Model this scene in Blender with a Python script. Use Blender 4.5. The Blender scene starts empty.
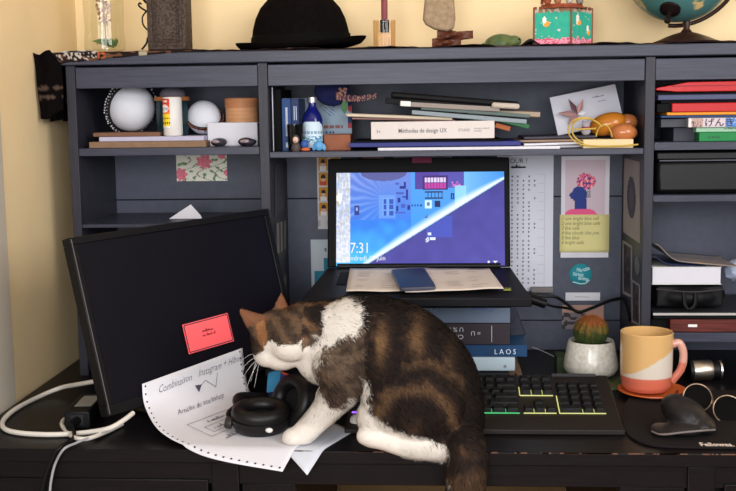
import bpy, bmesh, math, random
import numpy as np
from mathutils import Vector, Matrix, noise
random.seed(4); rng = np.random.default_rng(4)
scn = bpy.context.scene
COL = scn.collection
# ------------------------------------------------------------------ units: centimetres, z=0 is the desk top (0.75 m above the floor)
H0 = 0.75
def W(p): return Vector((p[0]/100, p[1]/100, p[2]/100 + H0))
# camera (fitted to the room's edges)
CX, CZ, DD, YAW, PIT, ROL, FPX = -2.2801, 52.127, 205.6533, .0654, .1266, -.0131, 1077.95
cy_, sy_, cp_, sp_, cr_, sr_ = math.cos(YAW), math.sin(YAW), math.cos(PIT), math.sin(PIT), math.cos(ROL), math.sin(ROL)
R0 = Vector((cy_, sy_, 0)); F0 = Vector((-sy_, cy_, 0)); ZZ = Vector((0, 0, 1))
FW = F0*cp_ - ZZ*sp_; UP0 = ZZ*cp_ + F0*sp_; D0 = -UP0
RX = R0*cr_ - D0*sr_; DN = R0*sr_ + D0*cr_
CAM = Vector((CX, -DD, CZ))
def U(px, py, x=None, y=None, z=None):
    """the point of the room at which the photograph's pixel sits, on a known plane"""
    r = FW + RX*((px-368)/FPX) + DN*((py-245.5)/FPX)
    t = (x-CAM.x)/r.x if x is not None else (y-CAM.y)/r.y if y is not None else (z-CAM.z)/r.z
    return CAM + r*t
cam = bpy.data.cameras.new('camera'); co = bpy.data.objects.new('camera', cam); COL.objects.link(co)
cam.sensor_width = 36; cam.lens = FPX*36/736; cam.clip_start = .02
m = Matrix(((RX.x, -DN.x, -FW.x), (RX.y, -DN.y, -FW.y), (RX.z, -DN.z, -FW.z))).to_4x4()
m.translation = W(CAM); co.matrix_world = m; scn.camera = co

# ------------------------------------------------------------------ materials
def lin(c):
    c = c/255
    return c/12.92 if c <= .04045 else ((c+.055)/1.055)**2.4
def L3(rgb): return (lin(rgb[0]), lin(rgb[1]), lin(rgb[2]))
MATS = {}
def mat(name, rgb, rough=.6, metal=0, var=0, scale=40, bump=0, stretch=None, rgb2=None, spec=.25, trans=0, ior=1.45, alpha=1, coat=0, bscale=None, sheen=0):
    if name in MATS: return MATS[name]
    m = bpy.data.materials.new(name); m.use_nodes = True; nt = m.node_tree; b = nt.nodes['Principled BSDF']
    b.inputs['Base Color'].default_value = (*L3(rgb), 1); b.inputs['Roughness'].default_value = rough
    b.inputs['Metallic'].default_value = metal; b.inputs['Specular IOR Level'].default_value = spec
    b.inputs['Transmission Weight'].default_value = trans; b.inputs['IOR'].default_value = ior
    b.inputs['Alpha'].default_value = alpha; b.inputs['Coat Weight'].default_value = coat
    if sheen: b.inputs['Sheen Weight'].default_value = sheen
    if var or bump or rgb2:
        tc = nt.nodes.new('ShaderNodeTexCoord'); mp = nt.nodes.new('ShaderNodeMapping'); nz = nt.nodes.new('ShaderNodeTexNoise')
        nt.links.new(tc.outputs['Object'], mp.inputs[0]); nt.links.new(mp.outputs[0], nz.inputs['Vector'])
        nz.inputs['Scale'].default_value = scale; nz.inputs['Detail'].default_value = 4
        if stretch: mp.inputs['Scale'].default_value = stretch
        rp = nt.nodes.new('ShaderNodeValToRGB')
        c = L3(rgb)
        if rgb2: a, d = c, L3(rgb2)
        else: a = tuple(v*(1-var) for v in c); d = tuple(min(1, v*(1+var)) for v in c)
        rp.color_ramp.elements[0].color = (*a, 1); rp.color_ramp.elements[1].color = (*d, 1)
        rp.color_ramp.elements[0].position = .35; rp.color_ramp.elements[1].position = .65
        nt.links.new(nz.outputs['Fac'], rp.inputs[0]); nt.links.new(rp.outputs[0], b.inputs['Base Color'])
        if bump:
            bp = nt.nodes.new('ShaderNodeBump'); bp.inputs['Strength'].default_value = bump; bp.inputs['Distance'].default_value = .002
            if bscale:
                nz2 = nt.nodes.new('ShaderNodeTexNoise'); nz2.inputs['Scale'].default_value = bscale
                nt.links.new(mp.outputs[0], nz2.inputs['Vector']); nt.links.new(nz2.outputs['Fac'], bp.inputs['Height'])
            else: nt.links.new(nz.outputs['Fac'], bp.inputs['Height'])
            nt.links.new(bp.outputs[0], b.inputs['Normal'])
    MATS[name] = m; return m
def vmat(name, rough=.7, emit=0, spec=.2, coat=0):
    """print, glaze or fur whose colours are stored per vertex"""
    if name in MATS: return MATS[name]
    m = bpy.data.materials.new(name); m.use_nodes = True; nt = m.node_tree; b = nt.nodes['Principled BSDF']
    at = nt.nodes.new('ShaderNodeVertexColor'); at.layer_name = 'Col'
    if emit:
        b.inputs['Base Color'].default_value = (.01, .01, .01, 1)
        nt.links.new(at.outputs[0], b.inputs['Emission Color']); b.inputs['Emission Strength'].default_value = emit
    else: nt.links.new(at.outputs[0], b.inputs['Base Color'])
    b.inputs['Roughness'].default_value = rough; b.inputs['Specular IOR Level'].default_value = spec; b.inputs['Coat Weight'].default_value = coat
    MATS[name] = m; return m
def emat(name, rgb, s):
    m = bpy.data.materials.new(name); m.use_nodes = True; b = m.node_tree.nodes['Principled BSDF']
    b.inputs['Base Color'].default_value = (0, 0, 0, 1); b.inputs['Emission Color'].default_value = (*L3(rgb), 1); b.inputs['Emission Strength'].default_value = s
    MATS[name] = m; return m
def glass(name, rgb=(255, 255, 255), rough=.02, k=.35):
    """thin clear glass that stays cheap to render: mostly see-through, with a real gloss"""
    if name in MATS: return MATS[name]
    m = bpy.data.materials.new(name); m.use_nodes = True; nt = m.node_tree; nt.nodes.clear()
    o = nt.nodes.new('ShaderNodeOutputMaterial'); t = nt.nodes.new('ShaderNodeBsdfTransparent'); g = nt.nodes.new('ShaderNodeBsdfGlossy')
    t.inputs[0].default_value = (*L3(rgb), 1); g.inputs['Roughness'].default_value = rough
    fr = nt.nodes.new('ShaderNodeLayerWeight'); fr.inputs[0].default_value = .25; mu = nt.nodes.new('ShaderNodeMath'); mu.operation = 'MULTIPLY_ADD'; mu.inputs[1].default_value = k; mu.inputs[2].default_value = .1*k; nt.links.new(fr.outputs['Facing'], mu.inputs[0])
    mx = nt.nodes.new('ShaderNodeMixShader')
    nt.links.new(mu.outputs[0], mx.inputs[0]); nt.links.new(t.outputs[0], mx.inputs[1]); nt.links.new(g.outputs[0], mx.inputs[2])
    nt.links.new(mx.outputs[0], o.inputs[0]); MATS[name] = m; return m

WOOD = mat('black_brown_painted_wood', (56, 58, 72), .38, spec=.3, var=.18, scale=10, stretch=(1.2, 10, 26), bump=.12)
WOODV = mat('black_brown_upright_wood', (44, 44, 53), .42, spec=.28, var=.16, scale=10, stretch=(26, 10, 1.2), bump=.1)
DESK = mat('worn_dark_desk_wood', (14, 10, 12), .4, spec=.2, var=.25, scale=9, stretch=(1.2, 10, 20), bump=.1)
BACK = mat('dark_slate_back_board', (68, 72, 87), .5, spec=.4, var=.08, scale=60)
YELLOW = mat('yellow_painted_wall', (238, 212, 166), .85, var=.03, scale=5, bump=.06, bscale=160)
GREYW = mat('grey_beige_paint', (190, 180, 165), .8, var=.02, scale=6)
PAPER = mat('white_paper', (208, 206, 212), .8)
CREAM = mat('cream_paper', (196, 182, 158), .8, var=.04, scale=30)
KRAFT = mat('brown_cardboard', (128, 102, 80), .85, var=.08, scale=60)
BLACKP = mat('black_plastic', (9, 9, 11), .45, spec=.25)
BLACKM = mat('matte_black_plastic', (9, 9, 11), .7, spec=.15)
INK = mat('dark_ink', (52, 52, 62), .7)
WHITEP = mat('white_plastic', (220, 218, 214), .45)
PRINT = vmat('colour_print', .6)
CHROME = mat('brushed_steel', (200, 195, 190), .25, metal=1)

# ------------------------------------------------------------------ mesh building
class MB:
    def __init__(s): s.v = []; s.f = []; s.c = None; s.smooth = True
    def add(s, vs, fs):
        o = len(s.v); s.v += [Vector(v) for v in vs]; s.f += [tuple(i+o for i in f) for f in fs]; return s
    def box(s, a, b, M=None):
        x0, y0, z0 = a; x1, y1, z1 = b
        vs = [Vector(p) for p in ((x0,y0,z0),(x1,y0,z0),(x1,y1,z0),(x0,y1,z0),(x0,y0,z1),(x1,y0,z1),(x1,y1,z1),(x0,y1,z1))]
        if M: vs = [M @ v for v in vs]
        return s.add(vs, [(0,3,2,1),(4,5,6,7),(0,1,5,4),(1,2,6,5),(2,3,7,6),(3,0,4,7)])
    def lathe(s, prof, M=None, n=40, cap=True, sx=1, sy=1):
        vs = []; fs = []
        for r, z in prof:
            for k in range(n):
                a = 2*math.pi*k/n; p = Vector((r*sx*math.cos(a), r*sy*math.sin(a), z)); vs.append(M @ p if M else p)
        for i in range(len(prof)-1):
            for k in range(n):
                k2 = (k+1) % n; fs.append((i*n+k, i*n+k2, (i+1)*n+k2, (i+1)*n+k))
        if cap:
            if prof[0][0] > 1e-4: fs.append(tuple(range(n-1, -1, -1)))
            if prof[-1][0] > 1e-4: fs.append(tuple((len(prof)-1)*n+k for k in range(n)))
        return s.add(vs, fs)
    def tube(s, pts, r, n=10, closed=False, cap=True):
        pts = [Vector(p) for p in pts]; N = len(pts); rs = r if isinstance(r, (list, tuple)) else [r]*N
        vs = []; fs = []; up = None
        for i in range(N):
            if closed: t = pts[(i+1) % N]-pts[i-1]
            else: t = pts[min(i+1, N-1)]-pts[max(i-1, 0)]
            t.normalize()
            if up is None:
                up = Vector((0, 0, 1)) if abs(t.z) < .9 else Vector((1, 0, 0))
            a = t.cross(up).normalized(); b = a.cross(t).normalized(); up = b
            for k in range(n):
                q = 2*math.pi*k/n; vs.append(pts[i]+(a*math.cos(q)+b*math.sin(q))*rs[i])
        for i in range(N if closed else N-1):
            j = (i+1) % N
            for k in range(n):
                k2 = (k+1) % n; fs.append((i*n+k, i*n+k2, j*n+k2, j*n+k))
        if cap and not closed:
            fs.append(tuple(range(n-1, -1, -1))); fs.append(tuple((N-1)*n+k for k in range(n)))
        return s.add(vs, fs)
    def ball(s, c, r, M=None, nu=24, nv=14):
        r = (r, r, r) if not isinstance(r, (tuple, list)) else r
        c = Vector(c); vs = []; fs = []
        for i in range(1, nv):
            th = math.pi*i/nv
            for k in range(nu):
                ph = 2*math.pi*k/nu
                p = Vector((r[0]*math.sin(th)*math.cos(ph), r[1]*math.sin(th)*math.sin(ph), r[2]*math.cos(th)))
                vs.append(c+(M.to_3x3() @ p if M else p))
        t = Vector((0, 0, r[2])); 
        if M: t = M.to_3x3() @ t
        vs.append(c+t); vs.append(c-t); T = len(vs)-2; B = T+1
        for i in range(nv-2):
            for k in range(nu):
                k2 = (k+1) % nu; fs.append((i*nu+k, (i+1)*nu+k, (i+1)*nu+k2, i*nu+k2))
        for k in range(nu):
            k2 = (k+1) % nu; fs.append((T, k, k2)); fs.append((B, (nv-2)*nu+k2, (nv-2)*nu+k))
        return s.add(vs, fs)
    def prism(s, poly, h, M=None):
        """poly: 2D points (counter-clockwise) extruded h along local +z"""
        n = len(poly); vs = [Vector((p[0], p[1], 0)) for p in poly]+[Vector((p[0], p[1], h)) for p in poly]
        if M: vs = [M @ v for v in vs]
        fs = [tuple(range(n-1, -1, -1)), tuple(range(n, 2*n))]+[(i, (i+1) % n, n+(i+1) % n, n+i) for i in range(n)]
        return s.add(vs, fs)
    def grid(s, fn, nu, nv, thick=0):
        vs = [Vector(fn(i/nu, j/nv)) for j in range(nv+1) for i in range(nu+1)]
        fs = [(j*(nu+1)+i, j*(nu+1)+i+1, (j+1)*(nu+1)+i+1, (j+1)*(nu+1)+i) for j in range(nv) for i in range(nu)]
        return s.add(vs, fs)
def T(x, y, z): return Matrix.Translation((x, y, z))
def RZ(d): return Matrix.Rotation(math.radians(d), 4, 'Z')
def RXm(d): return Matrix.Rotation(math.radians(d), 4, 'X')
def RYm(d): return Matrix.Rotation(math.radians(d), 4, 'Y')
def frame(o, x, y):
    x = Vector(x).normalized(); y = Vector(y).normalized(); z = x.cross(y).normalized(); y = z.cross(x)
    M = Matrix(((x.x, y.x, z.x), (x.y, y.y, z.y), (x.z, y.z, z.z))).to_4x4(); M.translation = Vector(o); return M

def meta(o, label=None, cat=None, group=None, kind=None):
    if label: o['label'] = label
    if cat: o['category'] = cat
    if group: o['group'] = group
    if kind: o['kind'] = kind
    return o
def mesh(name, mb, m, O=(0, 0, 0), bevel=0, smooth=True, thick=0, seg=2, cols=None, ccols=None, sub=0):
    O = Vector(O); me = bpy.data.meshes.new(name)
    me.from_pydata([tuple((v-O)/100) for v in mb.v], [], mb.f); me.validate()
    bm = bmesh.new(); bm.from_mesh(me)
    if not thick and cols is None and ccols is None: bmesh.ops.recalc_face_normals(bm, faces=bm.faces)
    bm.to_mesh(me); bm.free()
    for x in (m if isinstance(m, (list, tuple)) else [m]): me.materials.append(x)
    if cols is not None:      # per vertex
        ca = me.color_attributes.new('Col', 'FLOAT_COLOR', 'POINT')
        arr = np.ones((len(me.vertices), 4), dtype=np.float32); arr[:, :3] = np.array(cols, dtype=np.float32); ca.data.foreach_set('color', arr.ravel())
    if ccols is not None:     # per face
        ca = me.color_attributes.new('Col', 'FLOAT_COLOR', 'CORNER')
        arr = np.ones((len(me.loops), 4), dtype=np.float32)
        for p in me.polygons:
            for li in p.loop_indices: arr[li, :3] = ccols[p.index]
        ca.data.foreach_set('color', arr.ravel())
    if smooth:
        for p in me.polygons: p.use_smooth = True
    o = bpy.data.objects.new(name, me); COL.objects.link(o)
    if thick:
        md = o.modifiers.new('s', 'SOLIDIFY'); md.thickness = thick/100; md.offset = 0
    if bevel:
        md = o.modifiers.new('b', 'BEVEL'); md.width = bevel/100; md.segments = seg; md.limit_method = 'ANGLE'; md.angle_limit = math.radians(40); md.harden_normals = False
    if sub:
        md = o.modifiers.new('u', 'SUBSURF'); md.levels = sub; md.render_levels = sub
    if smooth:
        try: me.set_sharp_from_angle(angle=math.radians(42))
        except Exception: pass
    return o
class Thing:
    def __init__(s, name, label, cat, O, group=None):
        s.O = Vector(O); s.e = bpy.data.objects.new(name, None); s.e.empty_display_size = .02; COL.objects.link(s.e)
        s.e.location = W(s.O); meta(s.e, label, cat, group)
    def part(s, name, mb, m, label=None, parent=None, **k):
        o = mesh(name, mb, m, s.O, **k); o.parent = parent or s.e
        if label: o['label'] = label
        return o
def solo(name, mb, m, label, cat, group=None, O=None, **k):
    if O is None:
        xs = [v.x for v in mb.v]; ys = [v.y for v in mb.v]; zs = [v.z for v in mb.v]
        O = ((min(xs)+max(xs))/2, (min(ys)+max(ys))/2, min(zs))
    o = mesh(name, mb, m, O, **k); o.location = W(O); return meta(o, label, cat, group)
def struct(name, mb, m, **k):
    o = mesh(name, mb, m, (0, 0, 0), **k); o.location = W((0, 0, 0)); o['kind'] = 'structure'; return o
def picture(fn, P, nu, nv, n=None):
    """a printed picture: cell colours fn(u, v) -> sRGB, laid on the sheet P(u, v)"""
    mb = MB().grid(P, nu, nv); cc = [L3(fn((i+.5)/nu, (j+.5)/nv)) for j in range(nv) for i in range(nu)]
    return mb, cc
def textmb(body, size, P, shear=0, align='LEFT', wx=1.0, bold=0):
    """lettering of height `size` (cm) whose flat outline (u, v in cm) is laid on a surface by P(u, v)"""
    cu = bpy.data.curves.new('t', 'FONT'); cu.body = body; cu.size = size; cu.shear = shear; cu.align_x = align; cu.resolution_u = 2; cu.offset = bold
    cu.fill_mode = 'FRONT'
    o = bpy.data.objects.new('t', cu); me = o.to_mesh()
    mb = MB(); mb.add([P(v.co.x*wx, v.co.y) for v in me.vertices], [tuple(p.vertices) for p in me.polygons])
    o.to_mesh_clear(); bpy.data.objects.remove(o); bpy.data.curves.remove(cu); return mb
def strokes(lines, w, P):
    """pen strokes: polylines in (u, v) cm as flat ribbons"""
    mb = MB()
    for ln in lines:
        for (a, b), (c, d) in zip(ln[:-1], ln[1:]):
            dx, dy = c-a, d-b; l = math.hypot(dx, dy) or 1; nx, ny = -dy/l*w/2, dx/l*w/2; ex, ey = dx/l*w*.3, dy/l*w*.3
            mb.add([P(a-nx-ex, b-ny-ey), P(c-nx+ex, d-ny+ey), P(c+nx+ex, d+ny+ey), P(a+nx-ex, b+ny-ey)], [(0, 1, 2, 3)])
    return mb
def scribble(x, y, w, h, seed):
    r = random.Random(seed); ln = []; u = x; cur = []
    while u < x+w:
        if r.random() < .12 and cur: ln.append(cur); cur = []; u += h*.6
        hh = h*(1.5 if r.random() < .2 else .6)
        cur += [(u, y), (u+h*.18, y+hh*r.uniform(.6, 1)), (u+h*.36, y+hh*.1*r.random())]; u += h*.42
    if len(cur) > 1: ln.append(cur)
    return ln
def smoothpath(pts, n=8):
    pts = [Vector(p) for p in pts]; out = []
    for i in range(len(pts)-1):
        p0, p1, p2, p3 = pts[max(i-1, 0)], pts[i], pts[i+1], pts[min(i+2, len(pts)-1)]
        for k in range(n):
            t = k/n; out.append(.5*((2*p1)+(p2-p0)*t+(2*p0-5*p1+4*p2-p3)*t*t+(3*p1-p0-3*p2+p3)*t**3))
    out.append(pts[-1]); return out
def fuse(mb, voxel, smooth=8, name='body', fac=.5):
    """fuse overlapping closed shapes into one continuous skin"""
    me = bpy.data.meshes.new('f'); me.from_pydata([tuple(v/100) for v in mb.v], [], mb.f)
    bm = bmesh.new(); bm.from_mesh(me); bmesh.ops.recalc_face_normals(bm, faces=bm.faces); bm.to_mesh(me); bm.free()
    o = bpy.data.objects.new('f', me); COL.objects.link(o)
    r = o.modifiers.new('r', 'REMESH'); r.mode = 'VOXEL'; r.voxel_size = voxel/100
    s = o.modifiers.new('s', 'SMOOTH'); s.iterations = smooth; s.factor = fac
    dg = bpy.context.evaluated_depsgraph_get(); ev = o.evaluated_get(dg); em = ev.to_mesh()
    out = MB(); out.v = [v.co*100 for v in em.vertices]; out.f = [tuple(p.vertices) for p in em.polygons]
    ev.to_mesh_clear(); bpy.data.objects.remove(o); bpy.data.meshes.remove(me); return out

# ================================================================== THE ROOM
F = -75.0
struct('floor', MB().box((-180, -330, F-3), (230, 25, F)), mat('oak_floor_boards', (150, 112, 74), .5, var=.2, scale=4, stretch=(1, 12, 1)))
struct('wall_back', MB().box((-80.5, 24.6, F), (230, 34, 185)), YELLOW)
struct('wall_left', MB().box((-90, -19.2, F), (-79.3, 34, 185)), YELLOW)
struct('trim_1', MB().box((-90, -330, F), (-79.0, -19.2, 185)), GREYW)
struct('ceiling', MB().box((-180, -330, 185), (230, 34, 190)), mat('ceiling_white', (235, 232, 225), .9))

# ================================================================== DESK
YF = -46.25
desk = Thing('desk', 'long black-brown wooden desk with worn front edge carrying the hutch and keyboard', 'desk', (0, -11, F))
desk.part('desktop', MB().box((-78.7, YF, -2.1), (77, 24.3, 0)), DESK, bevel=.15)
desk.part('apron', MB().box((-78, YF+.9, -5.7), (77, YF+3, -2.15)), DESK, bevel=.1)
for (a, b, nm) in ((-78, -37.2, 'l'), (39.2, 77, 'r')):
    desk.part('drawer_front', MB().box((a+1.5, YF+.5, -24), (b-1, YF+2.2, -4.9)), DESK, bevel=.15)
    desk.part('pedestal', MB().box((min(a, 25.2), YF+3.1, F+8), (max(b, -24.6), 22, -5.75)), DESK, bevel=.1)
for (a, b) in ((-37.6, -33.3), (35.2, 39.3)):
    desk.part('leg', MB().box((a, YF+.45, F), (b, YF+4.4, -2.15)), DESK, bevel=.15)
for (a, b) in ((-78, -74), (73, 77)):
    desk.part('leg', MB().box((a, 18, F), (b, 22, -2.15)), DESK, bevel=.15)
    desk.part('leg', MB().box((a, YF+.4, F), (b, YF+4.4, -2.15)), DESK, bevel=.15)
for (a, b) in ((-33, -24.6), (25.2, 35)):
    desk.part('side_rail', MB().box((a, YF+1.1, -16), (b, YF+2.6, -5.72)), DESK, bevel=.1)
chip = MB()
for k in range(60):
    x = random.choice([random.uniform(0, 40), random.uniform(0, 62), random.uniform(-16, 0)]); w = random.uniform(.4, 3.2)
    chip.box((x, YF-.012, -.13-random.random()*.05), (x+w, YF+.12+random.random()*.06, .012))
desk.part('worn_edge', chip, mat('bare_wood', (96, 68, 54), .8), 'lighter bare wood showing where the paint has chipped')['kind'] = 'stuff'

# ================================================================== HUTCH
hu = Thing('desk_hutch', 'dark slate-coloured wooden hutch with three bays of open shelves standing on the desk', 'shelving unit', (0, 12, 0))
HD = 23.6
hu.part('top_board', MB().box((-77.2, -.7, 61), (77.2, 24.4, 63.2)), WOOD, bevel=.2)
for (a, b) in ((-73.6, -71.8), (-36.35, -34.5), (36.35, 38.2), (71.8, 73.6)):
    hu.part('upright', MB().box((a, 0, 0.02), (b, HD, 60.95)), WOODV, bevel=.12)
for (a, b) in ((-71.75, -36.4), (-34.45, 36.3), (38.25, 71.75)):
    hu.part('top_rail', MB().box((a, .3, 56.6), (b, 2.2, 60.6)), WOOD, bevel=.1)
for (a, b, t, th) in ((-71.75, -36.4, 45.1, 1.5), (-34.45, 36.3, 44.05, 1.15), (38.25, 71.75, 45.1, 1.5), (38.25, 71.75, 35.15, 1.3), (38.25, 71.75, 8.7, 1.8), (-71.75, -36.4, 30.3, .7)):
    hu.part('shelf', MB().box((a, .15, t-th), (b, HD-.05, t)), WOOD, bevel=.1)
for (z0, z1) in ((0.05, 6.4), (6.6, 33.0), (33.2, 60.9)):
    hu.part('back_board', MB().box((-73.5, HD+.02, z0), (73.5, HD+.8, z1)), BACK, bevel=.08)
for zz in (6.5, 33.1): hu.part('board_joint', MB().box((-73.4, HD+.3, zz-.35), (73.4, HD+.9, zz+.35)), BLACKM, 'dark joint between the back boards')
desk.part('added_knee_panel', MB().box((-24.5, 22.6, F+20), (25.1, 23.4, -5.7)), mat('shaded_wall_brown', (104, 82, 52), .8, var=.05, scale=30), 'added brown panel standing in for the shaded wall behind the knee space')  # added panel, its dim brown imitates the back wall in shade
# ================================================================== LIGHT
def area(name, loc, target, size, sy, power, rgb):
    l = bpy.data.lights.new(name, 'AREA'); l.shape = 'RECTANGLE'; l.size = size; l.size_y = sy; l.energy = power; l.color = rgb
    o = bpy.data.objects.new(name, l); COL.objects.link(o); o.location = W(loc)
    d = (W(target)-o.location).normalized(); o.rotation_euler = d.to_track_quat('-Z', 'Y').to_euler(); return o
area('window_light_right', (185, -230, 125), (-79, -5, 20), 1.2, 1.2, 46, (1, .97, .95))
area('window_light_behind', (10, -325, 76), (0, 0, 45), 2.4, 1.1, 68, (.95, .97, 1))
area('window_light_left', (-62, -300, 62), (20, 0, 20), .9, 1.1, 26, (.97, .98, 1))
wd = bpy.data.worlds.new('world'); scn.world = wd; wd.use_nodes = True
wd.node_tree.nodes['Background'].inputs[0].default_value = (.9, .93, 1, 1); wd.node_tree.nodes['Background'].inputs[1].default_value = .16
scn.view_settings.view_transform = 'Standard'; scn.view_settings.look = 'None'; scn.view_settings.exposure = 0; scn.view_settings.gamma = 1; scn.view_settings.use_curve_mapping = False

# ================================================================== MONITOR (switched off, tilted back, turned to the right)
mO = Vector((-55., -41, 3.7)); mA = Vector((.6, .8, .027)).normalized(); mU = Vector((-.219, .132, .967)); mU = (mU-mA*mU.dot(mA)).normalized(); mN = mA.cross(mU)
MM = Matrix(((mA.x, mU.x, mN.x), (mA.y, mU.y, mN.y), (mA.z, mU.z, mN.z))).to_4x4(); MM.translation = mO
MW, MH = 44.5, 29.4
mon = Thing('computer_monitor', 'large switched-off black monitor tilted back at the left of the desk', 'monitor', (-47, -16, 0))
fr = MB()
for a, b in (((0, 0, -2.2), (MW, 1.7, 0)), ((0, MH-1.2, -2.2), (MW, MH, 0)), ((0, 1.7, -2.2), (1.3, MH-1.2, 0)), ((MW-1.3, 1.7, -2.2), (MW, MH-1.2, 0))): fr.box(a, b, MM)
mon.part('bezel', fr, mat('glossy_black_bezel', (9, 8, 10), .45, spec=.25), bevel=.12)
mon.part('screen', MB().box((1.32, 1.72, -1.2), (MW-1.32, MH-1.22, -.25), MM), mat('dark_screen', (11, 9, 17), .4, spec=.22))
mon.part('back_shell', MB().box((1.5, 2, -4.2), (MW-1.5, MH-2, -2.22), MM), BLACKP, bevel=.8)
st = MM @ Vector((MW/2, 9, -5.6)); 
mon.part('stand_neck', MB().box((MW/2-3, 4, -7), (MW/2+3, 16, -4.25), MM), BLACKP, bevel=.4)
sb = MM @ Vector((MW/2, 5, -7)); sb.z = 0
mon.part('stand_base', MB().lathe([(0, .05), (9.5, .05), (9.8, .5), (9, 1), (3, 1.4), (2.6, 5.5), (0, 5.5)], T(sb.x, sb.y, 0), sx=1.1), BLACKP)
mon.part('edge_highlight', MB().box((.25, .3, .0), (.4, MH-.3, .04), MM), mat('painted_highlight_grey', (96, 92, 92), .3), 'thin grey strip painted as a highlight along the bezel edge')  # light catching the bezel edge, painted as a pale strip
# pink card
def Pm(u, v, o=.05): return MM @ Vector((u, v, o))
ang = math.radians(3.5)
def Pc(u, v, o=0): 
    return Pm(18.35+u*.95-v*.01, 6.35+v*.93+u*.018, .03+o)
card = solo('card', MB().add([Pc(0, 0), Pc(11.1, 0), Pc(11.1, 5.6), Pc(0, 5.6)], [(0, 1, 2, 3)]).add([Pc(0, 0, .06), Pc(11.1, 0, .06), Pc(11.1, 5.6, .06), Pc(0, 5.6, .06)], [(0, 1, 2, 3)]), mat('coral_pink_card', (255, 100, 105), .7), 'small coral pink card stuck on the dark monitor screen', 'card')
cO = card.location.copy()
def childof(parent, name, mb, m, label=None, **k):
    O = (parent.location.x*100, parent.location.y*100, (parent.location.z-H0)*100)
    o = mesh(name, mb, m, O, **k); o.parent = parent
    if label: o['label'] = label
    return o
bl = []
for (a, b) in (((.25, .25), (10.85, .25)), ((10.85, .25), (10.85, 5.35)), ((10.85, 5.35), (.25, 5.35)), ((.25, 5.35), (.25, .25))):
    n = 34
    for i in range(0, n): 
        t0, t1 = i/n, (i+.55)/n; bl.append([(a[0]+(b[0]-a[0])*t0, a[1]+(b[1]-a[1])*t0), (a[0]+(b[0]-a[0])*t1, a[1]+(b[1]-a[1])*t1)])
childof(card, 'printed_border', strokes(bl, .2, lambda u, v: Pc(u, v, .1)), INK)
childof(card, 'writing', strokes(scribble(4.1, 3.3, 2.6, .42, 3)+scribble(4, 2.5, 3.1, .42, 5), .09, lambda u, v: Pc(u, v, .1)), mat('dark_red_ink', (150, 40, 50), .7))

# ================================================================== PAPERS ON THE DESK
lp = smoothpath([(-51.1, -34.9), (-50.2, -36.5), (-45.6, -42.2), (-38.6, -47.6), (-25.8, -50.2)], 8)
rp = smoothpath([(-37.7, -16.3), (-36.3, -18.2), (-31.5, -21.8), (-24, -26.2), (-12.5, -34.2)], 8)
lp = [Vector((a[0], a[1], 0)) for a in lp] if False else lp
def path2(pts, n=8):
    return [Vector((p.x, p.y, 0)) for p in smoothpath([Vector((a, b, 0)) for a, b in pts], n)]
lp = path2([(-51.1, -34.9), (-50.4, -36.2), (-46.2, -42.0), (-38.6, -47.4), (-25.8, -50.3)])
rp = path2([(-37.7, -16.3), (-36.4, -17.9), (-32.0, -22.0), (-27.0, -27.0), (-20.3, -33.4)])
lz = [7.4, 3.9, 1.3, .3, .2]; rz = [9.3, 1.9, .5, .25, .2]

def curve1(vals, t):
    n = len(vals)-1; i = min(int(t*n), n-1); f = t*n-i
    p0, p1, p2, p3 = vals[max(i-1, 0)], vals[i], vals[i+1], vals[min(i+2, n)]
    return .5*((2*p1)+(p2-p0)*f+(2*p0-5*p1+4*p2-p3)*f*f+(3*p1-p0-3*p2+p3)*f**3)
def curve3(P, t):
    n = len(P)-1; i = min(int(t*n), n-1); f = t*n-i; return P[i].lerp(P[i+1], f)
def curve1_(vals, t):
    return curve1(vals, t)
def reparam(P, zs):
    n = len(P)-1; Q_ = [Vector((P[i].x, P[i].y, curve1(zs, i/n))) for i in range(n+1)]; d = [0]
    for i in range(n): d.append(d[-1]+(Q_[i+1]-Q_[i]).length)
    out = []
    for k in range(61):
        t = d[-1]*k/60; i = max(j for j in range(n) if d[j] <= t+1e-9); out.append(Q_[i].lerp(Q_[i+1], (t-d[i])/max(1e-9, d[i+1]-d[i])))
    return out
lp3, rp3 = reparam(lp, lz), reparam(rp, rz)
def Pfan(s, t, o=0):
    p = curve3(lp3, t).lerp(curve3(rp3, t), s); z = p.z
    z = max(z, .2)
    if p.y < YF+.4: z = min(z, .2)-(YF+.4-p.y)*.5
    p.z = z+.1+o; return p
fan = solo('continuous_paper', MB().grid(lambda u, v: Pfan(u, v), 26, 44), PAPER, 'white perforated computer paper with handwriting, leaning on the monitor and curling down', 'paper', thick=.03)
dots = MB()
for s in (.03, .97):
    for k in range(26):
        t = (k+.5)/26; c = Pfan(s, t, .04); a = (Pfan(s+.01, t, .04)-c).normalized(); b = (Pfan(s, min(1, t+.01), .04)-c).normalized()
        c = c+Vector((-.02, -.06, .06)); dots.add([c+(a*math.cos(q)+b*math.sin(q))*.19 for q in [i*math.pi/4 for i in range(8)]], [tuple(range(8))])
childof(fan, 'sprocket_holes', dots, mat('hole_dark', (38, 34, 40), .9))
LW, LT = 23.2, 32.0
def Pt(u, v, o=.17): return Pfan(min(max(u/LW, 0), 1), min(max(-v/LT, 0), 1), o)
HAND = mat('pen_ink', (70, 70, 86), .7)
def ftext(body, size, u, v, rise=0, sh=.35, m=HAND, wx=.8):
    return textmb(body, size, lambda a, b: Pt(u+a, v+b+a*rise+.07*math.sin(a*2.3)), shear=.42, wx=wx, bold=-.012)
w_ = MB()
for t in (ftext('Combinaison', 1.75, 3.2, -2.6, .02, .1), ftext('Instagram + Hibou', 1.75, 12.2, -2.4, .0, .1), ftext('Articles du site/eshop', 1.6, 5.4, -8.2, .02, .1)):
    w_.add(t.v, t.f)
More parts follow.
